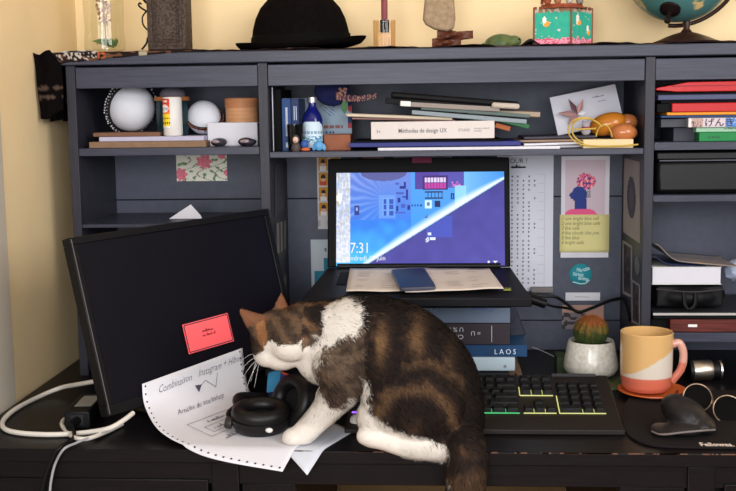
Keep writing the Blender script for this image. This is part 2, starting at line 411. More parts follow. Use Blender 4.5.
s_ = strokes([[(11.8, -4.4), (13.6, -3.4), (15.6, -5.4), (16.4, -3.5), (16.6, -2.9)], [(5.2, -11.4), (21, -11.2), (21, -17.5), (5.2, -17.5), (5.2, -11.4)], [(7, -14), (13, -14), (13, -16.4), (7, -16.4), (7, -14)]]+scribble(9, -13, 4, .7, 4)+scribble(8, -15.6, 3.6, .8, 9)+scribble(15, -13, 5, .8, 14)+scribble(14.5, -14.6, 5.5, .8, 15)+scribble(6, -20, 8, .8, 21), .1, lambda a, b: Pt(a, b))
w_.add(s_.v, s_.f)
w_.add([Pt(11.1, -3.6), Pt(12.6, -3.9), Pt(11.6, -5.2)], [(0, 2, 1)])
childof(fan, 'handwriting', w_, HAND)
# second sheet below it
def Ps(u, v):
    a = Vector((-37.5, -32.5, 0)); b = Vector((-22.0, -50.7, 0)); c = Vector((-15.9, -36.0, 0)); d = Vector((-29, -22, 0))
    p = a.lerp(b, u).lerp(d.lerp(c, u), v); p.z = .12-(max(0, YF+.4-p.y))*.5; return p
sh2 = solo('paper_sheet', MB().grid(Ps, 16, 16), mat('bluish_paper', (196, 199, 208), .75), 'pale blue-tinted sheet under the perforated paper at the cat\'s front paw', 'paper', thick=.03)
# ================================================================== CABLES, ADAPTER
def Q(pts, z, n=8): return smoothpath([U(a, b, z=(zz if (zz := (c[0] if c else z)) is not None else z)) for a, b, *c in pts], n)
cw = Q([(97, 381, 5), (80, 384, 3.5), (60, 388, 1.5), (36, 398), (14, 410), (3, 421), (5, 429), (20, 433), (45, 434.5), (68, 434), (90, 432, .9), (110, 428, 1.8), (124, 420, 2.6), (133, 413, 3.2)], .55)
solo('white_cable', MB().tube(cw, .42, 10), mat('white_cable_rubber', (205, 198, 188), .5), 'thick white cable looping over the left end of the desk', 'cable', O=(-70, -30, 0))
cw2 = Q([(74, 416, .5), (65, 419), (62, 425), (69, 434), (78, 438.5, 1.0), (90, 438, .9), (108, 431, .6), (122, 424)], .5)
solo('white_cable', MB().tube(cw2, .36, 10), MATS['white_cable_rubber'], 'shorter white cable curling in front of the power adapter', 'cable', O=(-64, -36, 0))
ad = Thing('power_adapter', 'black laptop power brick lying by the monitor foot', 'power adapter', U(85, 425, z=0))
adM = T(*U(77.5, 430, z=0)) @ RZ(4) @ Matrix.Diagonal((.84, 1.0, 1.1, 1))
ad.part('casing', MB().box((-2.6, 0, .02), (2.6, 11, 2.9), adM), BLACKP, bevel=.35)
ad.part('socket', MB().box((-1.3, -.12, .7), (1.3, .1, 2.3), adM), mat('socket_black', (34, 34, 38), .4), bevel=.1)
ad.part('rating_label', MB().box((-1.4, 3, 2.9), (2.0, 9.5, 2.94), adM), mat('grey_label', (140, 136, 128), .6), 'grey rating label')
plug = Vector(adM @ Vector((0, -.2, 1.5)))
pb = [plug, adM @ Vector((-.6, -2.2, 1.3)), U(72, 437, z=.6), U(60, 449, z=.6), U(52, 462, z=-1.5), U(46, 478, z=-5), U(41, 492, z=-9), U(36, 512, z=-16)]
pb = [p if p.y > YF-1 or p.z > -1 else p for p in pb]
def hang(px, py): return U(px, py, y=YF-1.0)
pb = [plug, adM @ Vector((-.3, -2.0, 1.4)), U(74, 437, z=.9), U(62, 446, z=.7), hang(54, 456), hang(47, 472), hang(42, 491), hang(39, 515)]
solo('black_cable', MB().tube(smoothpath(pb), .33, 10).tube([plug, plug+(pb[1]-plug)*1.6], .75, 10), BLACKP, 'black power cable from the adapter hanging over the desk front', 'cable', O=(-64, -40, 0))
pc = [U(88, 438, z=1.1), U(76, 443, z=.9), U(64, 449, z=.6), hang(56, 462), hang(52, 476), hang(50, 491), hang(50, 515)]
solo('grey_cable', MB().tube(smoothpath(pc), .2, 8), mat('pale_grey_cable', (150, 150, 155), .35), 'thin pale grey cable hanging over the desk front edge', 'cable', O=(-64, -42, 0))
# ================================================================== LAPTOP ON A STACK OF BOOKS
LX0, LX1, HY, HZ, TY, TZ = -24.2, 11.9, 5.0, 20.9, 9.6, 42.2
FY, FZ = -18.5, 18.9
lap = Thing('laptop', 'open black laptop on a stack of books showing a blue lock screen', 'laptop', (-6, -6, 17))
lid = frame((LX0, HY, HZ), (1, 0, 0), (0, TY-HY, TZ-HZ)); LH = math.hypot(TY-HY, TZ-HZ); LWd = LX1-LX0
lidp = lap.part('lid', MB().box((0, 0, -.6), (LWd, LH, 0), lid), mat('laptop_black', (10, 10, 12), .6, spec=.12), bevel=.25)
def scr(px, py):
    """pixel on the lid plane -> lid coordinates"""
    r = FW + RX*((px-368)/FPX) + DN*((py-245.5)/FPX); n = lid.to_3x3() @ Vector((0, 0, 1)); o = lid.translation
    t = (o-CAM).dot(n)/r.dot(n); q = lid.inverted() @ (CAM+r*t); return q.x, q.y
sx0, sy1 = scr(336.5, 173); sx1, _ = scr(504, 170.5); _, sy0 = scr(338, 266)
SW, SH = sx1-sx0, sy1-sy0
def Pl(u, v, o=.02): return lid @ Vector((sx0+u, sy0+v, o))
def sc_img(u, v):
    X, Y = u*480, (1-v)*271          # u right, v up; X, Y from the picture's top left
    n = noise.noise(Vector((X*.03, Y*.03, 0))); n2 = noise.noise(Vector((X*.11, Y*.11, 4)))
    mixc = lambda a, b, t: tuple(a[i]+(b[i]-a[i])*max(0, min(1, t)) for i in range(3))
    box = lambda a, b, c, d: a < X < c and b < Y < d
    if X < 40 and Y < 262:
        c = mixc((226, 230, 242), (176, 190, 224), .5+n2+.6*noise.noise(Vector((X*.2, Y*.03, 2))))
        if box(0, 60, 16, 88): c = (250, 250, 250)
        if noise.noise(Vector((X*.25, Y*.05, 9))) > .3: c = (196, 190, 178)
        return mixc(c, (255, 255, 255), (Y-120)/300)
    line = 20+(480-X)*.623; d = line-Y       # >0: above the beam's lower edge
    if d < 0:
        c = mixc((60, 56, 140), (82, 76, 170), (X/480)*.4+(Y/271)*.5+n*.3)
        if box(258, 128, 332, 190): c = mixc(c, (66, 96, 215), .55)
        if box(262, 176, 272, 184) or box(268, 190, 284, 197) or (box(256, 190, 266, 204) and (X+Y) % 9 < 6): c = (225, 235, 250)
        if d > -3.5: return (170, 205, 245)
        if d > -5.5: return (30, 44, 110)
        return c
    c = mixc((110, 140, 226), (54, 128, 238), (Y-20)/130)           # the room's blue walls
    if Y > 140: c = mixc((46, 128, 236), (70, 190, 252), (Y-140)/110+n*.4)
    if X < 170 and Y < 138:
        a = math.atan2(Y-78, X-150); st = math.sin(a*26+n*2)
        c = mixc(c, (160, 182, 240), .5*max(0, st)*min(1, abs(X-150)/90)); c = mixc(c, (74, 100, 205), .35*max(0, -st)*min(1, abs(X-150)/90))
    if ((X-136)/66)**2+(Y/25)**2 < 1: c = (92, 96, 158)
    if box(122, 66, 170, 134): c = mixc(c, (126, 172, 246), .55)
    if box(132, 74, 164, 126): c = (44, 84, 186) if (X-132) % 16 > 3 and (Y-74) % 17 > 3 and (X < 144 or X > 150) else (116, 166, 245)
    if box(52, 96, 66, 124): c = (40, 56, 140) if not box(56, 101, 62, 112) else (150, 170, 220)
    for k, (a, b, w, h) in enumerate(((170, 30, 10, 6), (182, 40, 16, 7), (194, 28, 7, 20), (172, 58, 22, 5), (176, 74, 8, 14), (190, 70, 14, 4), (186, 92, 12, 12), (172, 98, 6, 16), (200, 50, 6, 30), (168, 116, 30, 4), (204, 96, 8, 14))):
        if box(a, b, a+w, b+h): c = (34, 48, 140) if k % 3 else (70, 90, 190)
    if X > 214: c = mixc(c, (70, 168, 244), .7)
    if box(214, 94, 245, 100) and X % 8 < 5: c = (30, 60, 160)
    if box(226, 0, 300, 50) and not box(250, 50, 300, 60): c = (84, 66, 160)
    if X > 296 and Y < 46: c = (88, 82, 176)
    if box(248, 10, 320, 52): c = (66, 42, 118)
    if box(254, 15, 314, 30): c = (226, 210, 244) if (X-254) % 9 < 7 else (90, 60, 140)
    if box(254, 32, 314, 48): c = (196, 66, 168) if (X-254) % 9 < 7 else (120, 40, 120)
    if 253 < X < 306 and (56 < Y < 59 or 74 < Y < 77 or (59 < Y < 75 and (X-253) % 10 < 2)): c = (28, 34, 96)
    if box(254, 82, 274, 106): c = (205, 238, 250) if not box(260, 88, 268, 98) else (90, 120, 170)
    if box(282, 84, 298, 102): c = (24, 36, 96)
    if box(328, 62, 338, 80) and not box(331, 65, 335, 77): c = (30, 50, 130)
    if box(330, 28, 356, 46) and noise.noise(Vector((X*.2, Y*.2, 3))) > .1: c = (220, 120, 200)
    if X > 366: c = mixc((120, 190, 250), (70, 150, 240), (X-366)/110)
    if 340 < X < 372 and Y > 40: c = (150, 214, 252)
    bw = 5+21*math.sin(min(1, max(0, (480-X)/420))*math.pi)**.7
    c = mixc(c, (240, 250, 255), 1.15-(d/bw)**1.4*.9)
    if box(250, 124, 262, 134) and X > 250+(134-Y): c = (90, 110, 170)
    return c
mb, cc = picture(sc_img, lambda u, v: Pl(u*SW, v*SH), 240, 136)
scrp = lap.part('screen', mb, vmat('lit_screen', .5, emit=1.12, spec=.12), parent=lidp, ccols=cc)
k = SW/168
g = textmb('17:31', 15*k, lambda a, b: Pl(8*k+a, 13*k+b, .05), wx=.78); g2 = textmb('vendredi 18 juin', 7*k, lambda a, b: Pl(8.5*k+a, 5.5*k+b, .05), wx=.9)
lap.part('date_lettering', g2, MATS.get('wt') or emat('white_date_text', (240, 240, 252), 1.0), parent=lidp, smooth=False); ic = MB(); ic.add([Pl(151*k, 2.6*k, .05), Pl(153*k, 2.6*k, .05), Pl(153*k, 4.6*k, .05), Pl(151*k, 4.6*k, .05)], [(0, 1, 2, 3)])
ic.add([Pl(156*k, 4.6*k, .05), Pl(158.5*k, 2.2*k, .05), Pl(161*k, 4.6*k, .05)], [(0, 1, 2)])
lap.part('status_icons', ic, MATS['white_date_text'], parent=lidp, smooth=False)
lap.part('clock_lettering', g, emat('white_screen_text', (245, 245, 255), 1.0), parent=lidp, smooth=False)
ca, cb = scr(412, 163)
lap.part('webcam_sticker', MB().box((ca, cb, .0), (ca+3.9, cb+1.2, .04), lid), mat('dark_magenta_tape', (90, 22, 50), .6), 'dark magenta tape strip over the webcam', parent=lidp)
base = frame((LX0, FY, FZ), (1, 0, 0), (0, HY-FY, HZ-FZ)); BD = math.hypot(HY-FY, HZ-FZ)
bw_ = 2.2
lap.part('base', MB().add([base @ Vector(p) for p in ((-bw_, 0, -1.7), (LWd+bw_, 0, -1.7), (LWd, BD-.2, -1.7), (0, BD-.2, -1.7), (-bw_, 0, 0), (LWd+bw_, 0, 0), (LWd, BD-.2, 0), (0, BD-.2, 0))], [(0, 3, 2, 1), (4, 5, 6, 7), (0, 1, 5, 4), (1, 2, 6, 5), (2, 3, 7, 6), (3, 0, 4, 7)]), mat('laptop_base_black', (14, 13, 17), .5, spec=.2), bevel=.25)
kk = MB()
for i in range(15):
    for j in range(5): kk.box((3+i*2.0, 9.6+j*2.0, .0), (4.75+i*2.0, 11.3+j*2.0, .18), base)
lap.part('keys', kk, BLACKM, bevel=.04)
lap.part('touchpad', MB().box((12, 1.5, 0), (22, 7.5, .03), base), mat('touchpad_grey', (20, 19, 24), .5, spec=.2))
lap.part('hinge', MB().tube([base @ Vector((2, BD-.3, .3)), base @ Vector((LWd-2, BD-.3, .3))], .55, 12), BLACKP)
# papers on the laptop
def pl3(px, py, z): return U(px, py, z=z)
def zb(y): return FZ+(y-FY)/(HY-FY)*(HZ-FZ)
def onbase(px, py, o):
    r = FW + RX*((px-368)/FPX) + DN*((py-245.5)/FPX); n = base.to_3x3() @ Vector((0, 0, 1)); q0 = base @ Vector((0, 0, o))
    return CAM + r*((q0-CAM).dot(n)/r.dot(n))
def sheet(name, q, o, m, lab, amp=.12, sd=0, cat='paper', group=None):
    a, b, c, d = [onbase(px, py, o) for px, py in q]      # front-left, front-right, back-right, back-left
    def P(u, v):
        p = a.lerp(b, u).lerp(d.lerp(c, u), v); p.z += amp*(noise.noise(Vector((u*3+sd, v*3, sd)))+.3); return p
    return solo(name, MB().grid(P, 14, 10), m, lab, cat, group, thick=.02), P
pp1, P1 = sheet('paper_sheet', [(346, 291.5), (421, 291.5), (429, 268), (350, 268.5)], .45, mat('printed_paper_beige', (205, 192, 180), .8), 'left printed sheet lying on the laptop keyboard', .15, 3)
pp2, P2 = sheet('paper_sheet', [(405, 292.5), (504, 289), (489, 268.5), (408, 268.5)], .75, MATS['printed_paper_beige'], 'right printed sheet lying on the laptop keyboard, partly under the phone', .18, 7)
for pp, P, sd in ((pp1, P1, 1), (pp2, P2, 2)):
    ls = []
    for r in range(9):
        for c0 in (.12, .45, .7):
            v = .12+r*.085; 
            if random.random() < .75: ls.append([(c0, v), (c0+random.uniform(.08, .2), v)])
    childof(pp, 'printed_lines', strokes(ls, .012, lambda u, v: P(u, v)+Vector((0, -.02, .12))), mat('grey_print', (150, 140, 138), .8))
ph = Thing('smartphone', 'dark blue smartphone lying on the papers across the laptop keyboard', 'phone', onbase(412, 288, .95))
a, b, c, d = [onbase(px, py, .95) for px, py in ((400, 291.5), (436.5, 290), (421, 271.5), (389, 272.5))]
fm = frame(a, b-a, d-a); pw, pl_ = (b-a).length, (d-a).length
rr = 1.0; poly = []
for cx0, cy0, a0 in ((pw-rr, rr, -90), (pw-rr, pl_-rr, 0), (rr, pl_-rr, 90), (rr, rr, 180)):
    poly += [(cx0+rr*math.cos(math.radians(a0+t)), cy0+rr*math.sin(math.radians(a0+t))) for t in range(0, 91, 15)]
ph.part('phone_case', MB().prism(poly, .62, fm), mat('phone_edge', (92, 92, 108), .35, metal=.5), 'silvery rim', bevel=.12)
poly2 = [(.12+(x/pw)*(pw-.24), .12+(y/pl_)*(pl_-.24)) for x, y in poly]
ph.part('phone_screen', MB().prism(poly2, .05, fm @ T(0, 0, .62)), mat('navy_glass', (10, 15, 38), .35, spec=.25), 'dark navy glass face')
tab = solo('sticky_tab', MB().grid(lambda u, v: onbase(503+8*u, 290.5-3*v, .3), 3, 2), mat('olive_tab', (120, 125, 60), .7), 'small olive index tab at the front right of the laptop', 'sticky note', thick=.08)
# stack beneath: y front -6
def book(name, lab, x0, x1, y0, y1, z0, z1, cover, rot=0, spine_front=True, pages=None, cat='book', group=None, hard=.18, over=.25):
    """a closed book lying flat with its spine towards the viewer"""
    c = ((x0+x1)/2, (y0+y1)/2, z0); M = T(*c) @ RZ(rot); hx, hy, h = (x1-x0)/2, (y1-y0)/2, z1-z0
    t = Thing(name, lab, cat, c, group)
    t.part('front_cover', MB().box((-hx, -hy+.06, h-hard), (hx, hy, h), M), cover, bevel=.05)
    t.part('back_cover', MB().box((-hx, -hy+.06, .0), (hx, hy, hard), M), cover, bevel=.05)
    if spine_front: sp = t.part('spine', MB().box((-hx, -hy, .02), (hx, -hy+hard, h-.02), M), cover, bevel=.06)
    t.part('page_block', MB().box((-hx+over, -hy+(hard if spine_front else over), hard), (hx-over, hy-over, h-hard), M), pages or CREAM, smooth=False)
    return t, M, hx, hy, h
stk = 'things stacked under the laptop'
kf = solo('folder', MB().box((-8, -7.5, 0.02), (13.8, 14, .9)), KRAFT, 'brown cardboard folder lying on the desk beneath the books', 'folder', bevel=.08)
kf2 = solo('notebook', MB().box((-14, -6.8, .95), (11, 13, 2.45)), mat('black_notebook', (24, 24, 28), .5), 'black notebook under the pale blue box at the bottom of the stack', 'notebook', bevel=.15)
wb = Thing('flat_box', 'pale blue-white flat box below the dark blue book titled LAOS', 'box', (0, 2, 2.5))
wb.part('box_body', MB().box((-20, -6, 2.6), (12.1, 10, 5.45)), mat('pale_blue_plastic', (168, 184, 194), .4), bevel=.35)
wb.part('button', MB().lathe([(0, 0), (.32, 0), (.32, .08), (0, .08)], T(10.2, -6, 3.6) @ RXm(90), n=14), mat('grey_dot', (120, 130, 140), .4))
NAVY = mat('navy_cover', (22, 56, 92), .45, var=.15, scale=20)
t, M, hx, hy, h = book('book', 'dark blue hardback titled LAOS sticking out of the stack under the laptop', -16, 14.3, -6.3, 14.5, 5.5, 7.7, NAVY)
t.part('title_lettering', textmb('L A O S', 1.45, lambda a, b: M @ Vector((9.0+a, -hy-.03, .5+b)), wx=.86, bold=-.01), mat('pale_lettering', (215, 225, 232), .6), smooth=False)
DKB = mat('dark_brown_cover', (46, 38, 44), .5)
t, M, hx, hy, h = book('book', 'thick dark brown book with upside-down white title above the LAOS book', -21, 11.1, -6, 13, 7.75, 11.8, DKB)
def up180(x, z): return lambda a, b: M @ Vector((x-a, -hy-.03, z-b))
tm = textmb('Chaque', 1.2, up180(7.4, 1.9)); t2 = textmb('U % Mod', 1.2, up180(7.4, 3.3)); t3 = textmb('= U', 1.2, up180(10.6, 2.6)); 
for q in (t2, t3): tm.add(q.v, q.f)
tm.add([M @ Vector((x, -hy-.03, z)) for x, z in ((12.6, .5), (12.7, .5), (12.7, 3.6), (12.6, 3.6))], [(0, 1, 2, 3)])
t.part('title_lettering', tm, mat('grey_lettering', (190, 185, 190), .6), 'pale lettering printed upside down', smooth=False)
GB = mat('grey_blue_cover', (92, 104, 122), .5, var=.06, scale=12)
t, M, hx, hy, h = book('book', 'grey-blue book, topmost of the stack under the laptop', -22, 11.1, -6, 13, 11.9, 16.0, GB)
tm = textmb('Chap', 1.4, up180(-1+4, 3.2)); t.part('title_lettering', tm, mat('faint_lettering', (130, 140, 155), .6), smooth=False)
tm = textmb('Cahier', 1.5, up180(13.5, 3.2)); t.part('blue_lettering', tm, mat('blue_lettering', (66, 96, 160), .6), smooth=False)
sd = solo('box', MB().box((-12, -2, 7.35), (15.5, 11.5, 13.2), T(0, 0, 0)), BLACKM, 'black box behind the books', 'box') if False else None
wedge = MB().add([(-20, -13, 16.05), (10.8, -13, 16.05), (10.8, 3, 16.05), (-20, 3, 16.05), (-20, -13, 17.5), (10.8, -13, 17.5), (10.8, 3, 18.7), (-20, 3, 18.7)], [(0, 3, 2, 1), (4, 5, 6, 7), (0, 1, 5, 4), (1, 2, 6, 5), (2, 3, 7, 6), (3, 0, 4, 7)])
solo('laptop_cushion', wedge, BLACKM, 'black wedge between the laptop and the topmost book', 'laptop stand', bevel=.2)
dm = MB().add([(11.4, 2, 7.5), (15.0, 3, 7.5), (15.0, 12, 7.5), (11.4, 12, 7.5), (11.4, 2, 14.6), (12.2, 3, 14.6), (12.2, 12, 14.6), (11.4, 12, 14.6)], [(0, 3, 2, 1), (4, 5, 6, 7), (0, 1, 5, 4), (1, 2, 6, 5), (2, 3, 7, 6), (3, 0, 4, 7)])
solo('folded_cloth', dm, mat('dark_slate_cloth', (44, 46, 56), .9, var=.2, scale=80), 'dark slate cloth bundle on the end of the LAOS book', 'cloth', bevel=.5)

# ================================================================== KEYBOARD
kb = Thing('keyboard', 'black full-size keyboard with green and yellow backlight and a wide palm rest', 'keyboard', (5, -24, 0))
KX0, KX1 = -17.5, 27.3
kr0, kr1 = -31.2, -19.2           # front and back of the key field
def kz(y): return 1.6+(y-kr0)/(kr1-kr0)*3.3
prof = [(-37.4, .03), (-34, .03), (-18.0, 2.9), (-17.8, 4.9), (-19, 5.0), (kr0+.2, 1.6), (-37.4, .9)]
fm = Matrix(((0, 0, 1, 0), (1, 0, 0, 0), (0, 1, 0, 0), (0, 0, 0, 1)))
kb.part('keyboard_body', MB().prism(prof, KX1-KX0, T(KX0, 0, 0) @ fm), mat('keyboard_black', (25, 19, 17), .55, spec=.3), bevel=.18)
for fx in (KX0+3, KX1-4): kb.part('foot', MB().box((fx, -20.5, .02), (fx+2, -19.5, 2.9)), BLACKP, bevel=.1)
pitch = 1.86
slope = math.degrees(math.atan2(3.3, kr1-kr0))
kproto = {}
KM = mat('keycap_black', (12, 12, 14), .5, spec=.3)
nkey = 0
def key(cx, row, w=1):
    global nkey
    y = kr0+1.1+row*1.86+(0.3 if row == 5 else 0); z = kz(y)
    wid = w*pitch-.24
    if w not in kproto:
        hx = wid/2; me = MB().add([(-hx, -.83, 0), (hx, -.83, 0), (hx, .83, 0), (-hx, .83, 0), (-hx+.22, -.6, .85), (hx-.22, -.6, .85), (hx-.22, .62, .85), (-hx+.22, .62, .85)], [(0, 3, 2, 1), (4, 5, 6, 7), (0, 1, 5, 4), (1, 2, 6, 5), (2, 3, 7, 6), (3, 0, 4, 7)])
        kproto[w] = mesh('key', me, KM, (0, 0, 0), bevel=.09); o = kproto[w]
    else: o = kproto[w].copy(); COL.objects.link(o)
    o.parent = kb.e; o.location = (Vector((cx, y, z))-kb.O)/100; o.rotation_euler = (math.radians(slope), 0, 0); nkey += 1
nx = KX1-2.1-4*pitch           # numpad left
for r, row in enumerate([[(0, 2), (2, 1)], [(0, 1), (1, 1), (2, 1)], [(0, 1), (1, 1), (2, 1)], [(0, 1), (1, 1), (2, 1), (3, 1)], [(0, 1), (1, 1), (2, 1), (3, 1)]]):
    for c, w in row: key(nx+(c+w/2)*pitch, r, w)
key(nx+3.5*pitch, 0, 1); key(nx+3.5*pitch, 1, 1); key(nx+3.5*pitch, 2, 1)
ax = nx-.55-3*pitch
for r, cs in ((0, (0, 1, 2)), (1, (1,)), (3, (0, 1, 2)), (4, (0, 1, 2)), (5, (0, 1, 2))):
    for c in cs: key(ax+(c+.5)*pitch, r, 1)
mx = ax-.5
def rowkeys(r, ws):
    x = mx
    for w in reversed(ws): key(x-w*pitch/2, r, w); x -= w*pitch
rowkeys(0, [1.25, 1.25, 1.25, 6.25, 1.25, 1.25, 1.25, 1.25]); rowkeys(1, [2.25]+[1]*10+[2.75]); rowkeys(2, [1.75]+[1]*11+[2.25]); rowkeys(3, [1.5]+[1]*12+[1.5]); rowkeys(4, [1]*13+[2]); rowkeys(5, [1]*15)
def led(x0, y0, x1, y1, m, lab, wd=.1):
    z0, z1 = kz(y0)+.12, kz(y1)+.12
    kb.part('backlight', MB().tube([(x0, y0, z0), (x1, y1, z1)], wd, 8), m, lab)
LG = emat('green_backlight', (70, 205, 120), 1.0); LY = emat('yellow_backlight', (222, 222, 140), 1.0); LP = emat('purple_backlight', (150, 90, 255), 1.8)
yb = kr0+.18; rp_ = 1.86
led(mx-15*pitch, yb, mx-12.6*pitch, yb, LP, 'purple lit strip', .16); led(mx-3.2*pitch, yb, mx-.05, yb, LG, 'green lit strip')
led(ax+.1, yb, ax+3*pitch-.1, yb, LY, 'yellow lit strip'); led(nx-.05, yb, KX1-2.1, yb, LY, 'yellow lit strip'); led(nx-.12, yb, nx-.12, yb+2.9*rp_, LY, 'yellow lit strip')
led(ax-.1, yb+3*rp_-.1, ax+3*pitch-.1, yb+3*rp_-.1, LY, 'yellow lit strip'); led(ax-.12, yb+3*rp_, ax-.12, yb+4.4*rp_, LY, 'yellow lit strip', .08)
for c in (1, 2): led(ax+c*pitch, yb+.1, ax+c*pitch, yb+.7*rp_, LY, 'yellow lit strip', .05); led(ax+c*pitch, yb+3*rp_, ax+c*pitch, yb+3.9*rp_, LY, 'yellow lit strip', .05); led(nx+(c+1)*pitch, yb+.1, nx+(c+1)*pitch, yb+.7*rp_, LY, 'yellow lit strip', .05)
led(mx-1.25*pitch, yb+.1, mx-1.25*pitch, yb+.7*rp_, LG, 'green lit strip', .05); led(mx-2.5*pitch, yb+.1, mx-2.5*pitch, yb+.7*rp_, LG, 'green lit strip', .05)
kb.part('media_bar', MB().box((nx-.2, -19.1, 4.7), (KX1-2.1, -18.3, 5.35)), mat('media_bar_grey', (48, 46, 50), .35), bevel=.1)
# ================================================================== HELPERS FOR THINGS SEEN FROM THE FRONT
def rect(px0, py0, px1, py1, y):
    a = U((px0+px1)/2, py1, y=y); b = U((px0+px1)/2, py0, y=y)
    return U(px0, (py0+py1)/2, y=y).x, a.z, U(px1, (py0+py1)/2, y=y).x, b.z
def slab(name, lab, cat, px0, py0, px1, py1, y, depth, m, group=None, z0=None, bevel=.08, x1=None):
    x0, zz0, xx1, z1 = rect(px0, py0, px1, py1, y)
    if z0 is not None: zz0 = z0
    if x1: xx1 = x1
    return solo(name, MB().box((x0, y, zz0), (xx1, y+depth, z1)), m, lab, cat, group, bevel=bevel), (x0, zz0, xx1, z1)
def flat(name, lab, cat, px0, py0, px1, py1, y, fn, nu=30, nv=30, group=None, off=.06, M=None):
    """a print pinned to a board that faces the room"""
    x0, z0, x1, z1 = rect(px0, py0, px1, py1, y)
    P = lambda u, v: Vector((x0+(x1-x0)*u, y-off, z0+(z1-z0)*v))
    mb, cc = picture(fn, P, nu, nv)
    nb = len(mb.v); mb.box((x0, y-off+.01, z0), (x1, y-.005, z1)); cc = cc+[cc[0]]*6
    return solo(name, mb, PRINT, lab, cat, group, ccols=cc, smooth=False), P, (x1-x0), (z1-z0)
TOPZ = 63.2
def X(px, y, py=45): return U(px, py, y=y).x
def Zp(py, y, px=368): return U(px, py, y=y).z

# ================================================================== ON TOP OF THE HUTCH
# cloth runner
CL = vmat('embroidered_cloth', .95, spec=.03)
def clothP(u, v):
    x = -78.6+u*150; y = -.2+v*21; n = noise.noise(Vector((x*.12, y*.2, 0)))+.5*noise.noise(Vector((x*.5, y*.5, 3)))
    zz = TOPZ+.12+max(0, .5*n+.16)*(1-.3*v)
    if x < -77: zz -= (-77-x)*.9
    return Vector((x, y+.5*noise.noise(Vector((x*.2, 0, 0)))*(1-v), zz))
mb = MB().grid(clothP, 220, 12)
cols = []
for v in mb.v:
    c = (34, 26, 26); n = noise.noise(Vector((v.x*.25, v.y*.3, 7)))
    if n > .18: c = (88, 62, 48)
    if v.y < 6 and -76 < v.x < -66 and (v.x*1.3-v.y*1.5) % 4 < 1.7: c = (205, 200, 195)
    if v.y < 6 and -67 < v.x < -62.5 and (v.x+v.y) % 3 < 1.8: c = (196, 96, 52)
    cols.append(L3(c))
run = Thing('table_runner', 'dark embroidered runner along the hutch top, its end hanging down at the left', 'cloth', (-10, 8, TOPZ))
run.part('runner_top', mb, CL, cols=cols, thick=.12)
def hangP(u, v):
    y = -.6+u*13; z = 63.4-v*12.6-.5*math.sin(u*9)*v
    x = -77.0-.9*math.sin(min(1, v*6)*math.pi/2)+(1.5*math.sin(u*19+v*1.3)+.5*math.sin(u*31+v*3)+.2)*min(1, v*4)*.62+v*.9
    return Vector((max(x, -79.15), y, z))
mb = MB().grid(hangP, 40, 30); cols = [L3((78, 62, 52)) if (v.z % 8.4 > 3.2 and v.z % 8.4 < 4.4 and noise.noise(v*.6) > -.2) else L3((12, 9, 10)) for v in mb.v]
run.part('hanging_end', mb, CL, cols=cols, thick=.25)
fl = MB(); 
def foldP(u, v):
    x = -79.2+u*(3.2+2.2*min(1, v*4)); z = 63.5-v*(12.6-1.2*u); y = -1.5+.35*math.sin(u*7+v*2)+.15*math.sin(v*9+u*3)
    return Vector((min(x+(v*.8 if u < .5 else 0), -73.85), y, z-.4*math.sin(u*5)))
mb = MB().grid(foldP, 16, 26); cols = [L3((72, 58, 50)) if (abs(v.z-56.8) < .35 or abs(v.z-55) < .3) and noise.noise(v*.9) > -.15 else L3((12, 9, 10)) for v in mb.v]
run.part('front_fold', mb, CL, cols=cols, thick=.25)
mb = MB().grid(lambda u, v: (-76.2+u*30, -.86-.12*math.sin(u*40)*(v), 63.45-v*max(.05, 2.3*(1-u)**1.2+.25*noise.noise(Vector((u*12, 0, 0))))), 150, 8); cols = []
for v in mb.v:
    c = (36, 28, 28); n = noise.noise(Vector((v.x*.5, v.z*1.3, 7)))
    if n > .2: c = (96, 66, 50)
    if -75.2 < v.x < -67 and (v.x*1.3+v.z*1.6+noise.noise(v*1.3)*2) % 2.9 < 1.0 and v.z > 61.9 and noise.noise(v*2.1) > -.2: c = (176, 168, 160)
    if -67.0 < v.x < -65.4 and v.z > 62.2 and noise.noise(v*2) > -.25: c = (160, 84, 52)
    if -59 < v.x < -57.3 and v.z > 61.9: c = (160, 150, 128)
    cols.append(L3(c))
run.part('front_lip', mb, CL, cols=cols, thick=.1)
# glass vase
vx, vy = X(105, 8), 8.0
va = Thing('glass_vase', 'tall clear glass vase holding a dried flower at the left end of the hutch top', 'vase', (vx, vy, TOPZ+.7))
GL = glass('clear_glass', (247, 247, 240))
pr = [(0, .7), (3.2, .7), (3.9, 1.1), (4.0, 2.5), (3.75, 5), (3.9, 9), (4.0, 14), (3.7, 20), (3.6, 26)]
va.part('glass_body', MB().lathe([(r, z+TOPZ) for r, z in pr], T(vx, vy, 0), cap=False), GL)
df = Thing('dried_flower', 'dried brown flower spike standing inside the clear glass vase', 'flower', (vx, vy, TOPZ+1.9))
df.part('stem', MB().tube([(vx+.3, vy, TOPZ+1.9), (vx, vy, TOPZ+12), (vx-.1, vy, TOPZ+24)], .16, 8), mat('dry_stem', (150, 120, 84), .8))
bl = MB(); random.seed(8)
for k in range(90):
    zz = TOPZ+6.2+k*.14; a = random.random()*6.28; r = .5+1.1*math.sin(min(1, (zz-TOPZ-5)/7)*math.pi*.8)
    bl.ball((vx+math.cos(a)*r*random.random(), vy+math.sin(a)*r*random.random(), zz), (random.uniform(.25, .5), random.uniform(.15, .35), random.uniform(.15, .35)), RYm(random.uniform(-50, 50)), 8, 6)
o = df.part('dry_petals', bl, mat('dry_petals_brown', (128, 84, 70), .8, rgb2=(176, 140, 120), scale=200)); o['kind'] = 'stuff'
gf = MB()
